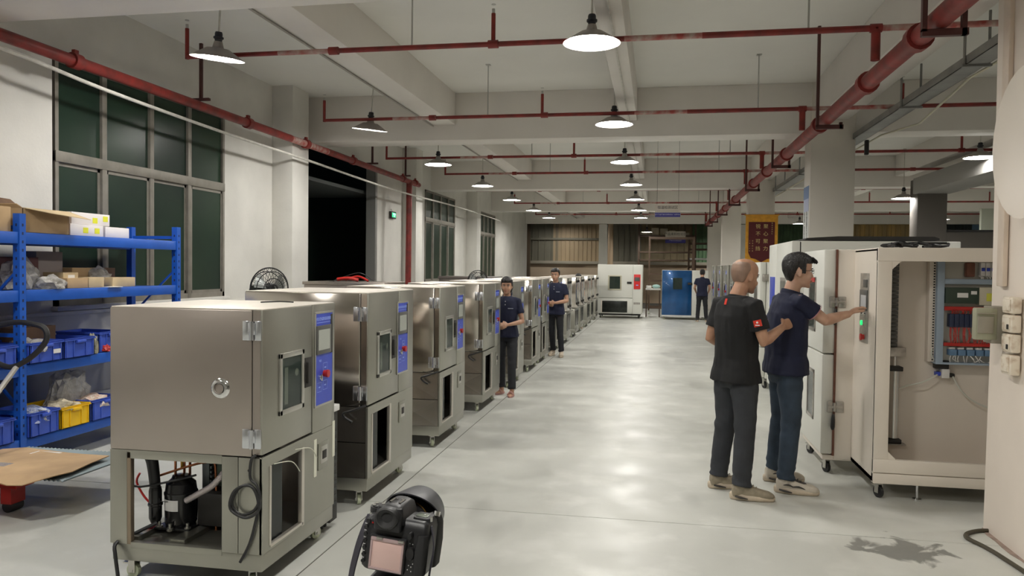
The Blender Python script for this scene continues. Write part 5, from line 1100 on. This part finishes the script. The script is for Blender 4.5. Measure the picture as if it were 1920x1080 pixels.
def hand(mb, w, d, n, side, s=1., curl=(25, 30, 20), spread=.0, tcurl=20, rad=1., fist=False):
    """w wrist point, d direction of the hand, n palm normal (out of the palm), side=+1: thumb on the (d x n) side"""
    d = d.normalized(); n = (n - d * n.dot(d)).normalized(); t = d.cross(n) * side
    rings = [ell(w + d * (l * s) + n * (o * s), t, n, a * s, b * s, 14) for l, a, b, o in ((-.02, .026, .020, 0), (.0, .026, .019, 0), (.02, .031, .018, 0), (.05, .039, .016, 0), (.08, .041, .014, -.001), (.095, .036, .011, -.002))]
    mb.loft(rings)
    for k, (off, ln) in enumerate(((.031, .93), (.0105, 1.05), (-.0105, 1.), (-.031, .8))):
        p = w + d * (.086 * s) + t * (off * s); a = 0; pts = [w + d * (.06 * s) + t * (off * .9 * s), p]; rr = [.009 * s * rad, .0092 * s * rad]
        for j, L_ in enumerate((.042, .026, .021)):
            a += math.radians(curl[j] * (1 + .12 * k)); dd = d * math.cos(a) + n * math.sin(a) + t * (spread * off * 6); dd.normalize()
            p = p + dd * (L_ * ln * s); pts.append(p); rr.append((.0084, .0076, .0058)[j] * s * rad)
        mb.tube(pts, rr, 8)
    p = w + d * (.018 * s) + t * (.018 * s); pts = [p]; rr = [.013 * s]; a = math.radians(tcurl)
    dirs = [d * .62 + t * .72 + n * .30, d * .85 + t * (.45 - .5 * math.sin(a)) + n * (.25 + math.sin(a) * .6), d * .9 + t * (.2 - .8 * math.sin(a)) + n * (.2 + math.sin(a) * .7)]
    for dd, L_, r_ in zip(dirs, (.040, .032, .025), (.012, .0098, .0072)): p = p + dd.normalized() * (L_ * s); pts.append(p); rr.append(r_ * s)
    mb.tube(pts, rr, 8)
def person(loc, yaw, H, label, skinm, shirt, trous, pose, near=True, hair='short', female=False, shoe='sneaker', lean=0., hip=0.):
    root = empty('person', loc, 0, label, 'person'); s = H / 1.75; yr = math.radians(yaw)
    F = Vector((math.sin(yr), math.cos(yr), 0)); R = Vector((math.cos(yr), -math.sin(yr), 0)); U = Vector((0, 0, 1))
    def Lp(p):
        if p[0] == 'w': return Vector(p[1:]) - Vector(loc)
        return (R * p[0] + F * p[1] + U * p[2]) * s
    vx = .0065 if near else .011; q = 1 if near else 1
    body = MB()
    def spine(z): t = max(0, min(1, (z - .95) / .52)); return F * ((lean * t * t + hip * (1 - t)) * s)
    fem = .93 if female else 1.
    T_ = [(.84, .135, .095), (.90, .160, .115), (.97, .160, .112), (1.06, .140 * fem, .100), (1.15, .142 * fem, .105), (1.25, .158 * fem, .117), (1.35, .168 * fem, .114), (1.41, .160 * fem, .098), (1.45, .105, .075), (1.485, .060, .058)]
    def trings(secs, gx, gy, n=26, p=2.4): return [ell(spine(z) + U * z * s, R, F, (a + gx) * s, (b + gy) * s, n, p) for z, a, b in secs]
    body.loft(trings(T_, -.006, -.006))
    sh = {1: spine(1.42) + R * (.178 * fem * s) + U * 1.425 * s, -1: spine(1.42) - R * (.178 * fem * s) + U * 1.425 * s}
    neckb = spine(1.47) + U * 1.46 * s; hy = math.radians(yaw + pose.get('head', 0)); hp = math.radians(pose.get('nod', 0))
    hF0 = Vector((math.sin(hy), math.cos(hy), 0)); hR = Vector((math.cos(hy), -math.sin(hy), 0)); hF = hF0 * math.cos(hp) - U * math.sin(hp); hU = hR.cross(hF)
    ear0 = spine(1.6) + U * (pose.get('chin', 1.525) * s) + hF0 * (.012 + pose.get('neckf', .02)) * s   # chin level, ear line
    hs = s * 1.05
    def HP(x, y, z): return ear0 + (hR * x + hF * y + hU * z) * hs
    body.tube([neckb - U * .05 * s, neckb + U * .02 * s, HP(0, -.012, .05), HP(0, -.01, .09)], [.066 * s, .058 * s * fem, .056 * s * fem, .055 * s], 18)
    HS = [(.0, .070, .015, .020), (.010, .083, -.005, .033), (.030, .087, -.035, .050), (.055, .086, -.06, .061), (.080, .087, -.078, .067), (.105, .086, -.092, .072), (.120, .080, -.098, .074), (.135, .086, -.101, .076), (.160, .088, -.102, .078), (.185, .080, -.098, .076), (.205, .064, -.086, .067), (.220, .043, -.064, .051), (.231, .014, -.032, .026)]
    def hring(z, yf, yb, w, g=0, n=26): 
        c = HP(0, (yf + yb) / 2, z); return ell(c, hR, hF, (w + g) * hs, ((yf - yb) / 2 + g) * hs, n, 2.15)
    body.loft([hring(*r) for r in HS])
    # nose, brow, ears, chin, cheeks
    body.loft([ell(HP(0, .084, .120), hR, hF, .006 * hs, .006 * hs, 8, 2), ell(HP(0, .092, .100), hR, hF, .009 * hs, .010 * hs, 8, 2), ell(HP(0, .097, .082), hR, hF, .013 * hs, .013 * hs, 8, 2), ell(HP(0, .092, .073), hR, hF, .013 * hs, .010 * hs, 8, 2)])
    MBm = Matrix((hR, hF, hU)).transposed().to_4x4()
    for e in (1, -1):
        body.ball(HP(.036 * e, .060, .072), .026 * hs, (1, 1, .9), 12, MBm)
        body.ball(HP(.029 * e, .078, .131), .014 * hs, (1.3, .6, .5), 10, MBm)
        body.ball(HP(.078 * e, -.008, .098), .030 * hs, (.30, .62, 1.05), 12, MBm @ Matrix.Rotation(-.4 * e, 4, 'Z'))
    body.ball(HP(0, .078, .012), .020 * hs, (1.1, .8, .8), 12, MBm); body.ball(HP(0, .082, .047), .017 * hs, (1.4, .7, .9), 12, MBm)
    # arms
    AR = {}
    for e, k in ((1, 'r'), (-1, 'l')):
        S_ = sh[e]; E_ = Lp(pose['elbow_' + k]); Wp = Lp(pose['wrist_' + k]); AR[e] = (S_, E_, Wp); g = .92 if female else 1.
        body.tube([S_ - R * e * .03 * s, S_ + (E_ - S_) * .12, S_ + (E_ - S_) * .45, S_ + (E_ - S_) * .85, E_, E_ + (Wp - E_) * .22, E_ + (Wp - E_) * .6, Wp], [v * s * g for v in (.055, .054, .047, .041, .041, .043, .035, .0265)], 14)
        d = Lp(pose['hand_' + k]) - Wp if ('hand_' + k) in pose else Wp - E_
        nrm = pose.get('palm_' + k, None); nrm = (R * nrm[0] + F * nrm[1] + U * nrm[2]) if nrm else -R * e
        hand(body, Wp, d, nrm, pose.get('thumb_' + k, e), s * (.9 if female else 1.), pose.get('curl_' + k, (25, 30, 20)), pose.get('spread', 0), pose.get('tcurl', 20))
    # legs
    LG = {}
    for e, k in ((1, 'r'), (-1, 'l')):
        hj = spine(.9) + R * (.088 * e * s) + U * .90 * s; A_ = Lp(pose['ankle_' + k]); kn = pose.get('knee_' + k); kn = Lp(kn) if kn else (hj + A_) / 2 + F * .025 * s + U * .03 * s
        LG[e] = (hj, kn, A_)
        body.tube([hj, hj + (kn - hj) * .5, kn, kn + (A_ - kn) * .35, A_, A_ - U * .05 * s], [v * s for v in (.075, .065, .048, .048, .034, .036)], 14)
        ft = math.radians(pose.get('toe_' + k, yaw)); fd = Vector((math.sin(ft), math.cos(ft), 0)); fr = Vector((math.cos(ft), -math.sin(ft), 0))
        base = Vector((A_.x, A_.y, 0)) - fd * .055 * s
        body.loft([ell(base + fd * y * s + U * z * s, fr, U, a * s, b * s, 12) for y, a, b, z in ((.02, .025, .022, .03), (.08, .03, .028, .035), (.16, .036, .018, .028), (.22, .03, .012, .022))])
        # shoe
        if shoe == 'sneaker':
            up = MB(); SS = [(-.016, .020, .034, .060), (-.008, .033, .050, .060), (.02, .039, .056, .062), (.06, .040, .058, .062), (.10, .041, .052, .058), (.15, .045, .042, .052), (.20, .048, .034, .046), (.245, .045, .028, .042), (.270, .034, .019, .038), (.284, .016, .010, .034)]
            up.loft([ell(base + fd * (y + .005) * s + U * z * s, fr, U, a * s, b * s, 16, 2.6) for y, a, b, z in SS])
            up.tube([base + fd * .05 * s + U * .06 * s, base + fd * .055 * s + U * .115 * s], [.046 * s, .042 * s], 14)
            sho = remesh(up, 'shoe', pose.get('shoe_mat', m_shoe1), root, vx * .8, 2)
            for v in sho.data.vertices: v.co.z = max(v.co.z, .014)
            so = MB(); rings_ = []
            for zz, g in ((0.002, -.004), (.010, .004), (.024, .006), (.038, .002), (.042, -.004)): rings_.append([base + (fd * ((.133 + (.155 + g) * math.cos(t)) * s) + fr * ((.043 + g + .006 * math.cos(t)) * (abs(math.sin(t)) ** .8 * (1 if math.sin(t) > 0 else -1)) * s) + U * (zz + (.012 if math.cos(t) < -.4 else 0) * (zz > .02)) * s) for t in [2 * PI * j / 30 for j in range(30)]])
            so.loft(rings_).build('sole', m_sole, sho, .8)
            if near:
                for sd_ in (1, -1): MB().tube([base + fd * (.01) * s + fr * (.046 * sd_) * s + U * .034 * s, base + fd * .05 * s + fr * (.0515 * sd_) * s + U * .026 * s, base + fd * .10 * s + fr * (.0505 * sd_) * s + U * .018 * s], [.006, .009, .004], 8, 3).build('air_window', m_soled, sho)
                for j in range(4):
                    y = .115 + j * .022; zt_ = .124 - j * .013; MB().tube([base + fd * y * s + fr * .024 * s + U * (zt_ - .012) * s, base + fd * (y + .004) * s + U * (zt_) * s, base + fd * y * s - fr * .024 * s + U * (zt_ - .012) * s], .0035, 6, 3).build('lace', pose.get('lace_mat', m_shoe1), sho)
                if pose.get('panel_mat'):
                    for sd_ in (1, -1):
                        for (y0_, y1_, z_) in ((.04, .11, .055), (.10, .19, .046)): MB().tube([base + fd * y0_ * s + fr * (.044 * sd_) * s + U * (z_ + .012) * s, base + fd * (y0_ + y1_) / 2 * s + fr * (.049 * sd_) * s + U * (z_ + .018) * s, base + fd * y1_ * s + fr * (.049 * sd_) * s + U * (z_ + .004) * s], [.003, .008, .002], 6, 3).build('side_stripe', pose['panel_mat'], sho)
                    MB().loft([ell(base + fd * y * s + U * z * s, fr, U, a * s, b * s, 12) for y, a, b, z in ((.09, .022, .014, .108), (.15, .030, .014, .085), (.20, .030, .012, .070))]).build('tongue', pose['panel_mat'], sho)
        else:
            so = MB(); so.loft([[base + (fd * ((.115 + .135 * math.cos(t)) * s) + fr * (.045 * math.sin(t) * s) + U * zz) for t in [2 * PI * j / 24 for j in range(24)]] for zz in (.002, .022)]); sho = so.build('sandal', m_san, root, .6)
            MB().tube([base + fd * .15 * s + fr * .045 * s + U * .02, base + fd * .15 * s + U * .075 * s, base + fd * .15 * s - fr * .045 * s + U * .02], .014, 8, 4).build('strap', m_san, sho)
    remesh(body, 'body', skinm, root, vx, 3)
    # shirt
    st = MB(); hem = pose.get('hem', .86)
    SH = [(hem, .190 * (fem * .5 + .5), .142), (.93, .178 * (fem * .5 + .5), .130), (1.02, .158 * fem, .112), (1.12, .155 * fem, .115), (1.22, .162 * fem, .122), (1.33, .172 * fem, .118), (1.41, .165 * fem, .098), (1.45, .112, .080), (1.478, .078, .072)]
    bel = pose.get('belly', 0)
    SH = [(z, a + bel * .3 * (1 if .9 < z < 1.2 else 0), b + bel * (1 if .9 < z < 1.2 else 0)) for z, a, b in SH]
    st.loft(trings(SH, .012, .012, 30, 2.5)); sl = pose.get('sleeve', .62)
    for e in (1, -1):
        S_, E_, _ = AR[e]; st.tube([S_ - R * e * .06 * s - U * .01, S_ + (E_ - S_) * .05, S_ + (E_ - S_) * .35, S_ + (E_ - S_) * sl], [v * s * (.93 if female else .97) for v in (.066, .066, .062, .067)], 18)
    def sfold(co, n_):
        z = co.z / s; f = .0035 * MN.noise(Vector((co.x * 9, co.y * 9, co.z * 4 + 3))) + .003 * MN.noise(Vector((co.x * 22, co.y * 22, co.z * 9)))
        f += .006 * MN.noise(Vector((co.x * 6 + 5, co.y * 6, co.z * 13))) * max(0, 1 - abs(z - .95) / .18)
        f += .004 * MN.noise(Vector((co.x * 14 + co.z * 12, co.y * 14 - co.z * 9, 1.))) * (z > 1.15)
        f += .0045 * MN.noise(Vector((math.atan2(co.y, co.x) * 3.2 + co.z * 2, 2., co.z * 2.2))) * (z < 1.3)
        return f * s * 1.35
    shirt_o = remesh(st, 'shirt' if shirt is m_bt else 'polo_shirt', shirt, root, vx * 1.1, 4, sfold)
    # collar
    if shirt is m_bt:
        MB().tube([neckb + (R * math.cos(t) * .066 + F * math.sin(t) * .060 + U * (.012 - .012 * math.sin(t))) * s for t in [2 * PI * j / 24 for j in range(25)]], .0075 * s, 8).build('neck_rib', m_bt, shirt_o)
    else:
        cr = []
        for j in range(23):
            t = PI / 2 + .28 + (2 * PI - .56) * j / 22; o_ = R * math.cos(t) * .066 + F * (math.sin(t) * .064 + .004); b_ = -.018 * math.sin(t)
            cr.append([neckb + (o_ * .93 + U * (.010 + b_)) * s, neckb + (o_ * .98 + U * (.036 + b_)) * s, neckb + (o_ * 1.10 + U * (.034 + b_)) * s, neckb + (o_ * 1.34 + U * (-.008 + b_)) * s])
        MB().loft(cr, True, True).build('collar', shirt, shirt_o, .8)
        if near: MB().tube([r_[2] + (r_[3] - r_[2]) * .80 + (r_[3] - r_[2]).normalized() * .006 + U * .003 for r_ in cr], .0018, 6).build('collar_piping', pm('piping_pink', (.55, .28, .33), .6), shirt_o)
        for j in range(2): MB().ball(spine(1.38) + F * (.122 + .004 * j) * s + U * (1.405 - .05 * j) * s, .006 * s).build('button', m_wp, shirt_o)
        lg = spine(1.3) + F * .136 * s + U * 1.30 * s - R * .085 * s
        B('chest_print', pm('print_grey', (.4, .42, .5), .6), shirt_o, lg.x - .035, lg.x + .035, lg.y - .004, lg.y + .004, lg.z - .004, lg.z + .006)
        for e in (1, -1):
            S_, E_, _ = AR[e]; c_ = S_ + (E_ - S_) * (sl - .01); c2 = S_ + (E_ - S_) * (sl - .05)
            if near:
                MB().tube([c_ + (c_ - c2) * .2, c_ - (c_ - c2) * .35], .0685 * s, 22, caps=False).build('sleeve_band', pm('band_pink', (.50, .22, .28), .7), shirt_o)
    # trousers
    tr_ = MB(); TP = [(.80, .11, .085), (.86, .155, .112), (.93, .160, .115), (.99, .158, .112)]
    tr_.loft(trings(TP, .008, .008)); w = pose.get('legw', 1.)
    for e in (1, -1):
        hj, kn, A_ = LG[e]; an = Vector((A_.x, A_.y, .105 * s)); d2 = kn - an
        tr_.tube([hj + U * .02, hj + (kn - hj) * .25, hj + (kn - hj) * .6, kn, kn - d2 * .4, an + d2 * .12, an], [v * s * w for v in (.092, .094, .083, .073, .068, .064, .067)], 20)
    def tfold(co, n_):
        z = co.z / s; f = .003 * MN.noise(Vector((co.x * 10, co.y * 10, co.z * 5)))
        f += .010 * MN.noise(Vector((co.x * 8, co.y * 8, co.z * 26))) * max(0, 1 - z / .30) + .006 * MN.noise(Vector((co.x * 12 + co.z * 8, co.y * 12, co.z * 16))) * max(0, 1 - abs(z - .52) / .16)
        f += .006 * MN.noise(Vector((co.x * 9, co.y * 9 + 4, co.z * 18))) * max(0, 1 - abs(z - .80) / .14); return f * s * 1.9
    to = remesh(tr_, 'jeans' if trous is m_jn else 'trousers', trous, root, vx * 1.1, 2, tfold)
    # face
    for e in (1, -1):
        ey = MB().ball(HP(.031 * e, .0755, .117), .0115 * hs, (1.1, .8, .62), 12, MBm).build('eye', m_eyew, root, .8)
        MB().ball(HP(.031 * e, .0815, .1165), .0055 * hs, (1, .8, 1), 10, MBm).build('iris', m_iris, ey, .8)
        MB().tube([HP(.015 * e, .0885, .134), HP(.032 * e, .089, .139), HP(.050 * e, .076, .134)], .0032 * hs, 6, 3).build('eyebrow', m_hair, root)
        MB().tube([HP(.018 * e, .0845, .1225), HP(.031 * e, .088, .126), HP(.045 * e, .078, .1215)], .0022 * hs, 6, 3).build('upper_lash', m_hair, root)
    MB().tube([HP(-.022, .086, .046), HP(-.008, .0975, .050), HP(0, .098, .0485), HP(.008, .0975, .050), HP(.022, .086, .046)], [.002 * hs, .004 * hs, .004 * hs, .004 * hs, .002 * hs], 8, 3).tube([HP(-.018, .087, .042), HP(0, .0965, .0405), HP(.018, .087, .042)], [.002 * hs, .0048 * hs, .002 * hs], 8, 3).build('lips', m_lip, root)
    # hair
    if hair == 'shaved':
        HH = [(.060, -.035, -.066, .052), (.085, -.02, -.083, .066), (.11, -.008, -.0945, .0735), (.135, .01, -.1025, .0775), (.155, .03, -.1035, .0795), (.180, .02, -.100, .078), (.198, .0, -.090, .071), (.203, -.02, -.075, .06)]
        remesh(MB().loft([hring(*r) for r in HH]), 'stubble', m_stub, root, vx * .8, 2)
    else:
        HH = [(.035, -.040, -.066, .046), (.06, -.030, -.082, .064), (.085, -.022, -.099, .0765), (.11, -.004, -.110, .082), (.135, .012, -.115, .083), (.150, .036, -.116, .084), (.166, .070, -.116, .084), (.176, .090, -.116, .084), (.190, .096, -.112, .082), (.205, .092, -.105, .077), (.222, .074, -.088, .065), (.240, .040, -.052, .042), (.249, .012, -.02, .016)]
        if hair == 'tied': HH = [(-.01, -.02, -.070, .050), (.02, -.002, -.085, .070), (.05, .010, -.100, .080), (.085, .020, -.110, .086), (.11, .034, -.116, .088), (.135, .052, -.118, .087), (.152, .074, -.119, .086), (.163, .088, -.118, .085), (.175, .096, -.117, .084), (.200, .094, -.107, .079), (.222, .073, -.086, .064), (.240, .035, -.048, .04), (.247, .012, -.02, .016)]
        hm = MB().loft([hring(*r, 0, 30) for r in HH])
        if hair == 'tied': hm.ball(HP(0, -.125, .10), .034 * hs, (1, .8, 1.3), 12, MBm)
        for e in (1, -1): hm.loft([hring_ for hring_ in ([HP(e * (.073 + .004), y_, z_) for y_, z_ in ((.035, zz), (.0, zz), (-.01, zz + .002))] + [HP(e * (.083), y_, z_) for y_, z_ in ((-.01, zz), (.0, zz), (.03, zz))] for zz in (.095, .12, .15, .17))])
        def hfold(co, n_): p = co - ear0; a = math.atan2(p.dot(hR), p.dot(hF)); return (.004 * MN.noise(Vector((a * 9, p.z * 14, 3))) + .0025 * MN.noise(Vector((a * 26, p.z * 20, 5)))) * hs
        remesh(hm, 'hair', m_hair, root, vx * .75, 2, hfold)
        if hair == 'short' and near:
            random.seed(6); qf = MB()
            for j in range(26):
                x = -.062 + .124 * j / 25; z0_ = .190 + random.random() * .01; qf.tube([HP(x * .9, .075, z0_ + .02), HP(x, .101, z0_), HP(x * 1.02, .104 + random.random() * .006, z0_ - .012 - random.random() * .008)], [.006, .006, .0015], 5, 2)
            qf.build('fringe', m_hair, root, .8)['kind'] = 'stuff'
    if pose.get('glasses'):
        gl = MB()
        for e in (1, -1):
            gl.tube([HP(e * .033 + .022 * math.cos(t), .098 - .006 * abs(math.cos(t)), .117 + .0145 * math.sin(t)) for t in [2 * PI * j / 20 for j in range(21)]], .0014, 6)
            gl.tube([HP(e * .055, .092, .121), HP(e * .077, .06, .120), HP(e * .082, .0, .113), HP(e * .079, -.02, .10)], .0018, 6, 3)
        gl.tube([HP(-.011, .100, .120), HP(.011, .100, .120)], .0016, 6); gl.build('glasses', pm('glasses_frame', (.03, .025, .03), .25, .6), root)
    return root, shirt_o, HP, AR, (R, F, U, s)
# bald man in black, seen from behind
r1, so1, HP1, AR1, ax1 = person((.60, 5.98, 0), 54, 1.765, 'bald person in black t-shirt and charcoal trousers, back to the camera, elbow bent', m_skB, m_bt, m_tr,
    dict(head=4, nod=10, neckf=.035, chin=1.508, elbow_r=(.232, .045, 1.155), wrist_r=(.205, .25, 1.255), hand_r=(.19, .34, 1.285), palm_r=(-1, 0, -.3), curl_r=(75, 80, 40), tcurl=60,
         elbow_l=(-.222, -.06, 1.15), wrist_l=(-.19, .15, 1.06), curl_l=(40, 40, 30), ankle_r=('w', .64, 5.85, .09), ankle_l=('w', .50, 6.12, .09), toe_r=92, toe_l=80, legw=1.06, shoe_mat=m_shoe1, lace_mat=m_shoe1, hem=.845, sleeve=.70), hair='shaved')
R1, F1, U1, s1 = ax1
S_, E_, _ = AR1[1]; pc = S_ + (E_ - S_) * .50 + (R1 * .62 - F1 * .78).normalized() * .068
nn = (R1 * .62 - F1 * .78).normalized(); dd = (E_ - S_).normalized(); tt_ = dd.cross(nn).normalized()
pt_ = MB(); pt_.loft([[pc + tt_ * a_ + dd * b_ - nn * (.5 * a_ * a_ / .06) + nn * o_ for a_, b_ in ((-.028, -.024), (0, -.024), (.028, -.024), (.028, .024), (0, .024), (-.028, .024))] for o_ in (0, .004)])
patch = pt_.build('sleeve_patch', pm('patch_red', (.62, .035, .015), .6), so1, 0); patch['label'] = 'red patch on the right sleeve'
MB().ball(pc + nn * .006 - dd * .006, .008, (1, 1, 1), 10).build('patch_emblem', m_wp, patch); B('patch_print', m_wp, patch, *[v for v in (pc.x + nn.x * .006 - .015, pc.x + nn.x * .006 + .015, pc.y + nn.y * .006 - .006, pc.y + nn.y * .006 + .004, pc.z - .016, pc.z - .010)])
lc = Vector((0, 0, 1.435 * s1)) - F1 * .092 * s1 - R1 * .005
lb_ = MB(); lb_.loft([[lc + R1 * a_ + U1 * b_ - F1 * (o_ + b_ * -.30) for a_, b_ in ((-.011, -.022), (.011, -.022), (.011, .022), (-.011, .022))] for o_ in (.004, .012)]); o = lb_.build('collar_mark', MATS['patch_red'], so1, 0); o['label'] = 'small red mark below the collar'
# man in navy polo reaching to the panel
person((.99, 6.22, 0), 78, 1.79, 'person in navy polo, jeans and glasses reaching to the control strip of the cream chamber', m_skC, m_nv, m_jn,
    dict(head=8, nod=5, neckf=.03, elbow_r=('w', 1.245, 6.08, 1.315), wrist_r=('w', 1.435, 6.19, 1.362), hand_r=('w', 1.52, 6.27, 1.41), palm_r=(.2, .3, -1), thumb_r=-1, curl_r=(12, 22, 15), tcurl=10,
         elbow_l=(-.24, -.05, 1.14), wrist_l=(-.20, .12, .93), curl_l=(30, 30, 20), ankle_r=('w', .99, 6.10, .09), ankle_l=('w', .95, 6.42, .09), toe_r=97, toe_l=84, glasses=True, belly=.012, shoe_mat=m_shoe2, lace_mat=m_soled, panel_mat=m_soled, hem=.875, sleeve=.60, legw=.98), hair='short', lean=.03)
# woman between the chambers
person((-1.945, 10.12, 0), 182, 1.535, 'person with dark fringe in navy polo, black trousers and pink sandals beside the left row', m_skA, m_nv, m_bk,
    dict(head=-6, nod=6, neckf=.03, elbow_l=(-.245, .02, 1.10), wrist_l=(-.07, .21, 1.06), hand_l=(.02, .25, 1.06), palm_l=(.2, -1, .1), thumb_l=-1, elbow_r=(.23, .04, 1.10), wrist_r=(.06, .23, 1.0), hand_r=(-.01, .27, 1.03), palm_r=(-.3, -1, .2), curl_l=(35, 35, 25), curl_r=(35, 35, 25),
         ankle_l=('w', -1.83, 9.92, .08), ankle_r=('w', -2.0, 10.10, .08), toe_l=180, toe_r=195, hem=.86, legw=.92), near=False, hair='tied', female=True, shoe='sandal')
# man further along the row
person((-1.885, 14.72, 0), 188, 1.655, 'slim person with short dark hair in navy polo beside the middle of the left row', m_skA, m_nv, m_bk,
    dict(head=-2, nod=6, neckf=.03, elbow_l=(-.25, .02, 1.12), wrist_l=(-.05, .20, 1.08), hand_l=(.04, .22, 1.08), palm_l=(.2, -1, .1), thumb_l=-1, elbow_r=(.22, .04, 1.12), wrist_r=(.08, .22, 1.06), curl_l=(35, 35, 25), curl_r=(35, 35, 25),
         ankle_l=('w', -1.74, 14.58, .09), ankle_r=('w', -1.93, 14.80, .09), toe_l=175, toe_r=190, hem=.84, legw=.9, shoe_mat=pm('shoe_beige', (.5, .42, .32), .6)), near=False)
# worker far away, back view
person((1.48, 25.75, 0), 4, 1.68, 'far person in navy polo seen from behind, beside the deep blue chamber', m_skA, m_nv, m_bk,
    dict(head=0, nod=20, neckf=.05, elbow_l=(-.25, -.02, 1.14), wrist_l=(-.20, .16, .98), elbow_r=(.25, -.02, 1.14), wrist_r=(.20, .16, .98), ankle_l=(-.14, .02, .09), ankle_r=(.15, .0, .09), toe_l=-8, toe_r=14, shoe_mat=m_soled), near=False)
# head showing over the row
person((-2.17, 21.62, 0), 150, 1.52, 'person mostly hidden behind the left row, only dark hair showing over the chambers', m_skA, m_nv, m_bk,
    dict(head=0, nod=25, neckf=.04, elbow_l=(-.22, .05, 1.12), wrist_l=(-.12, .22, 1.0), elbow_r=(.22, .05, 1.12), wrist_r=(.12, .22, 1.0), ankle_l=(-.1, 0, .09), ankle_r=(.1, 0, .09), toe_l=150, toe_r=150), near=False, hair='short')
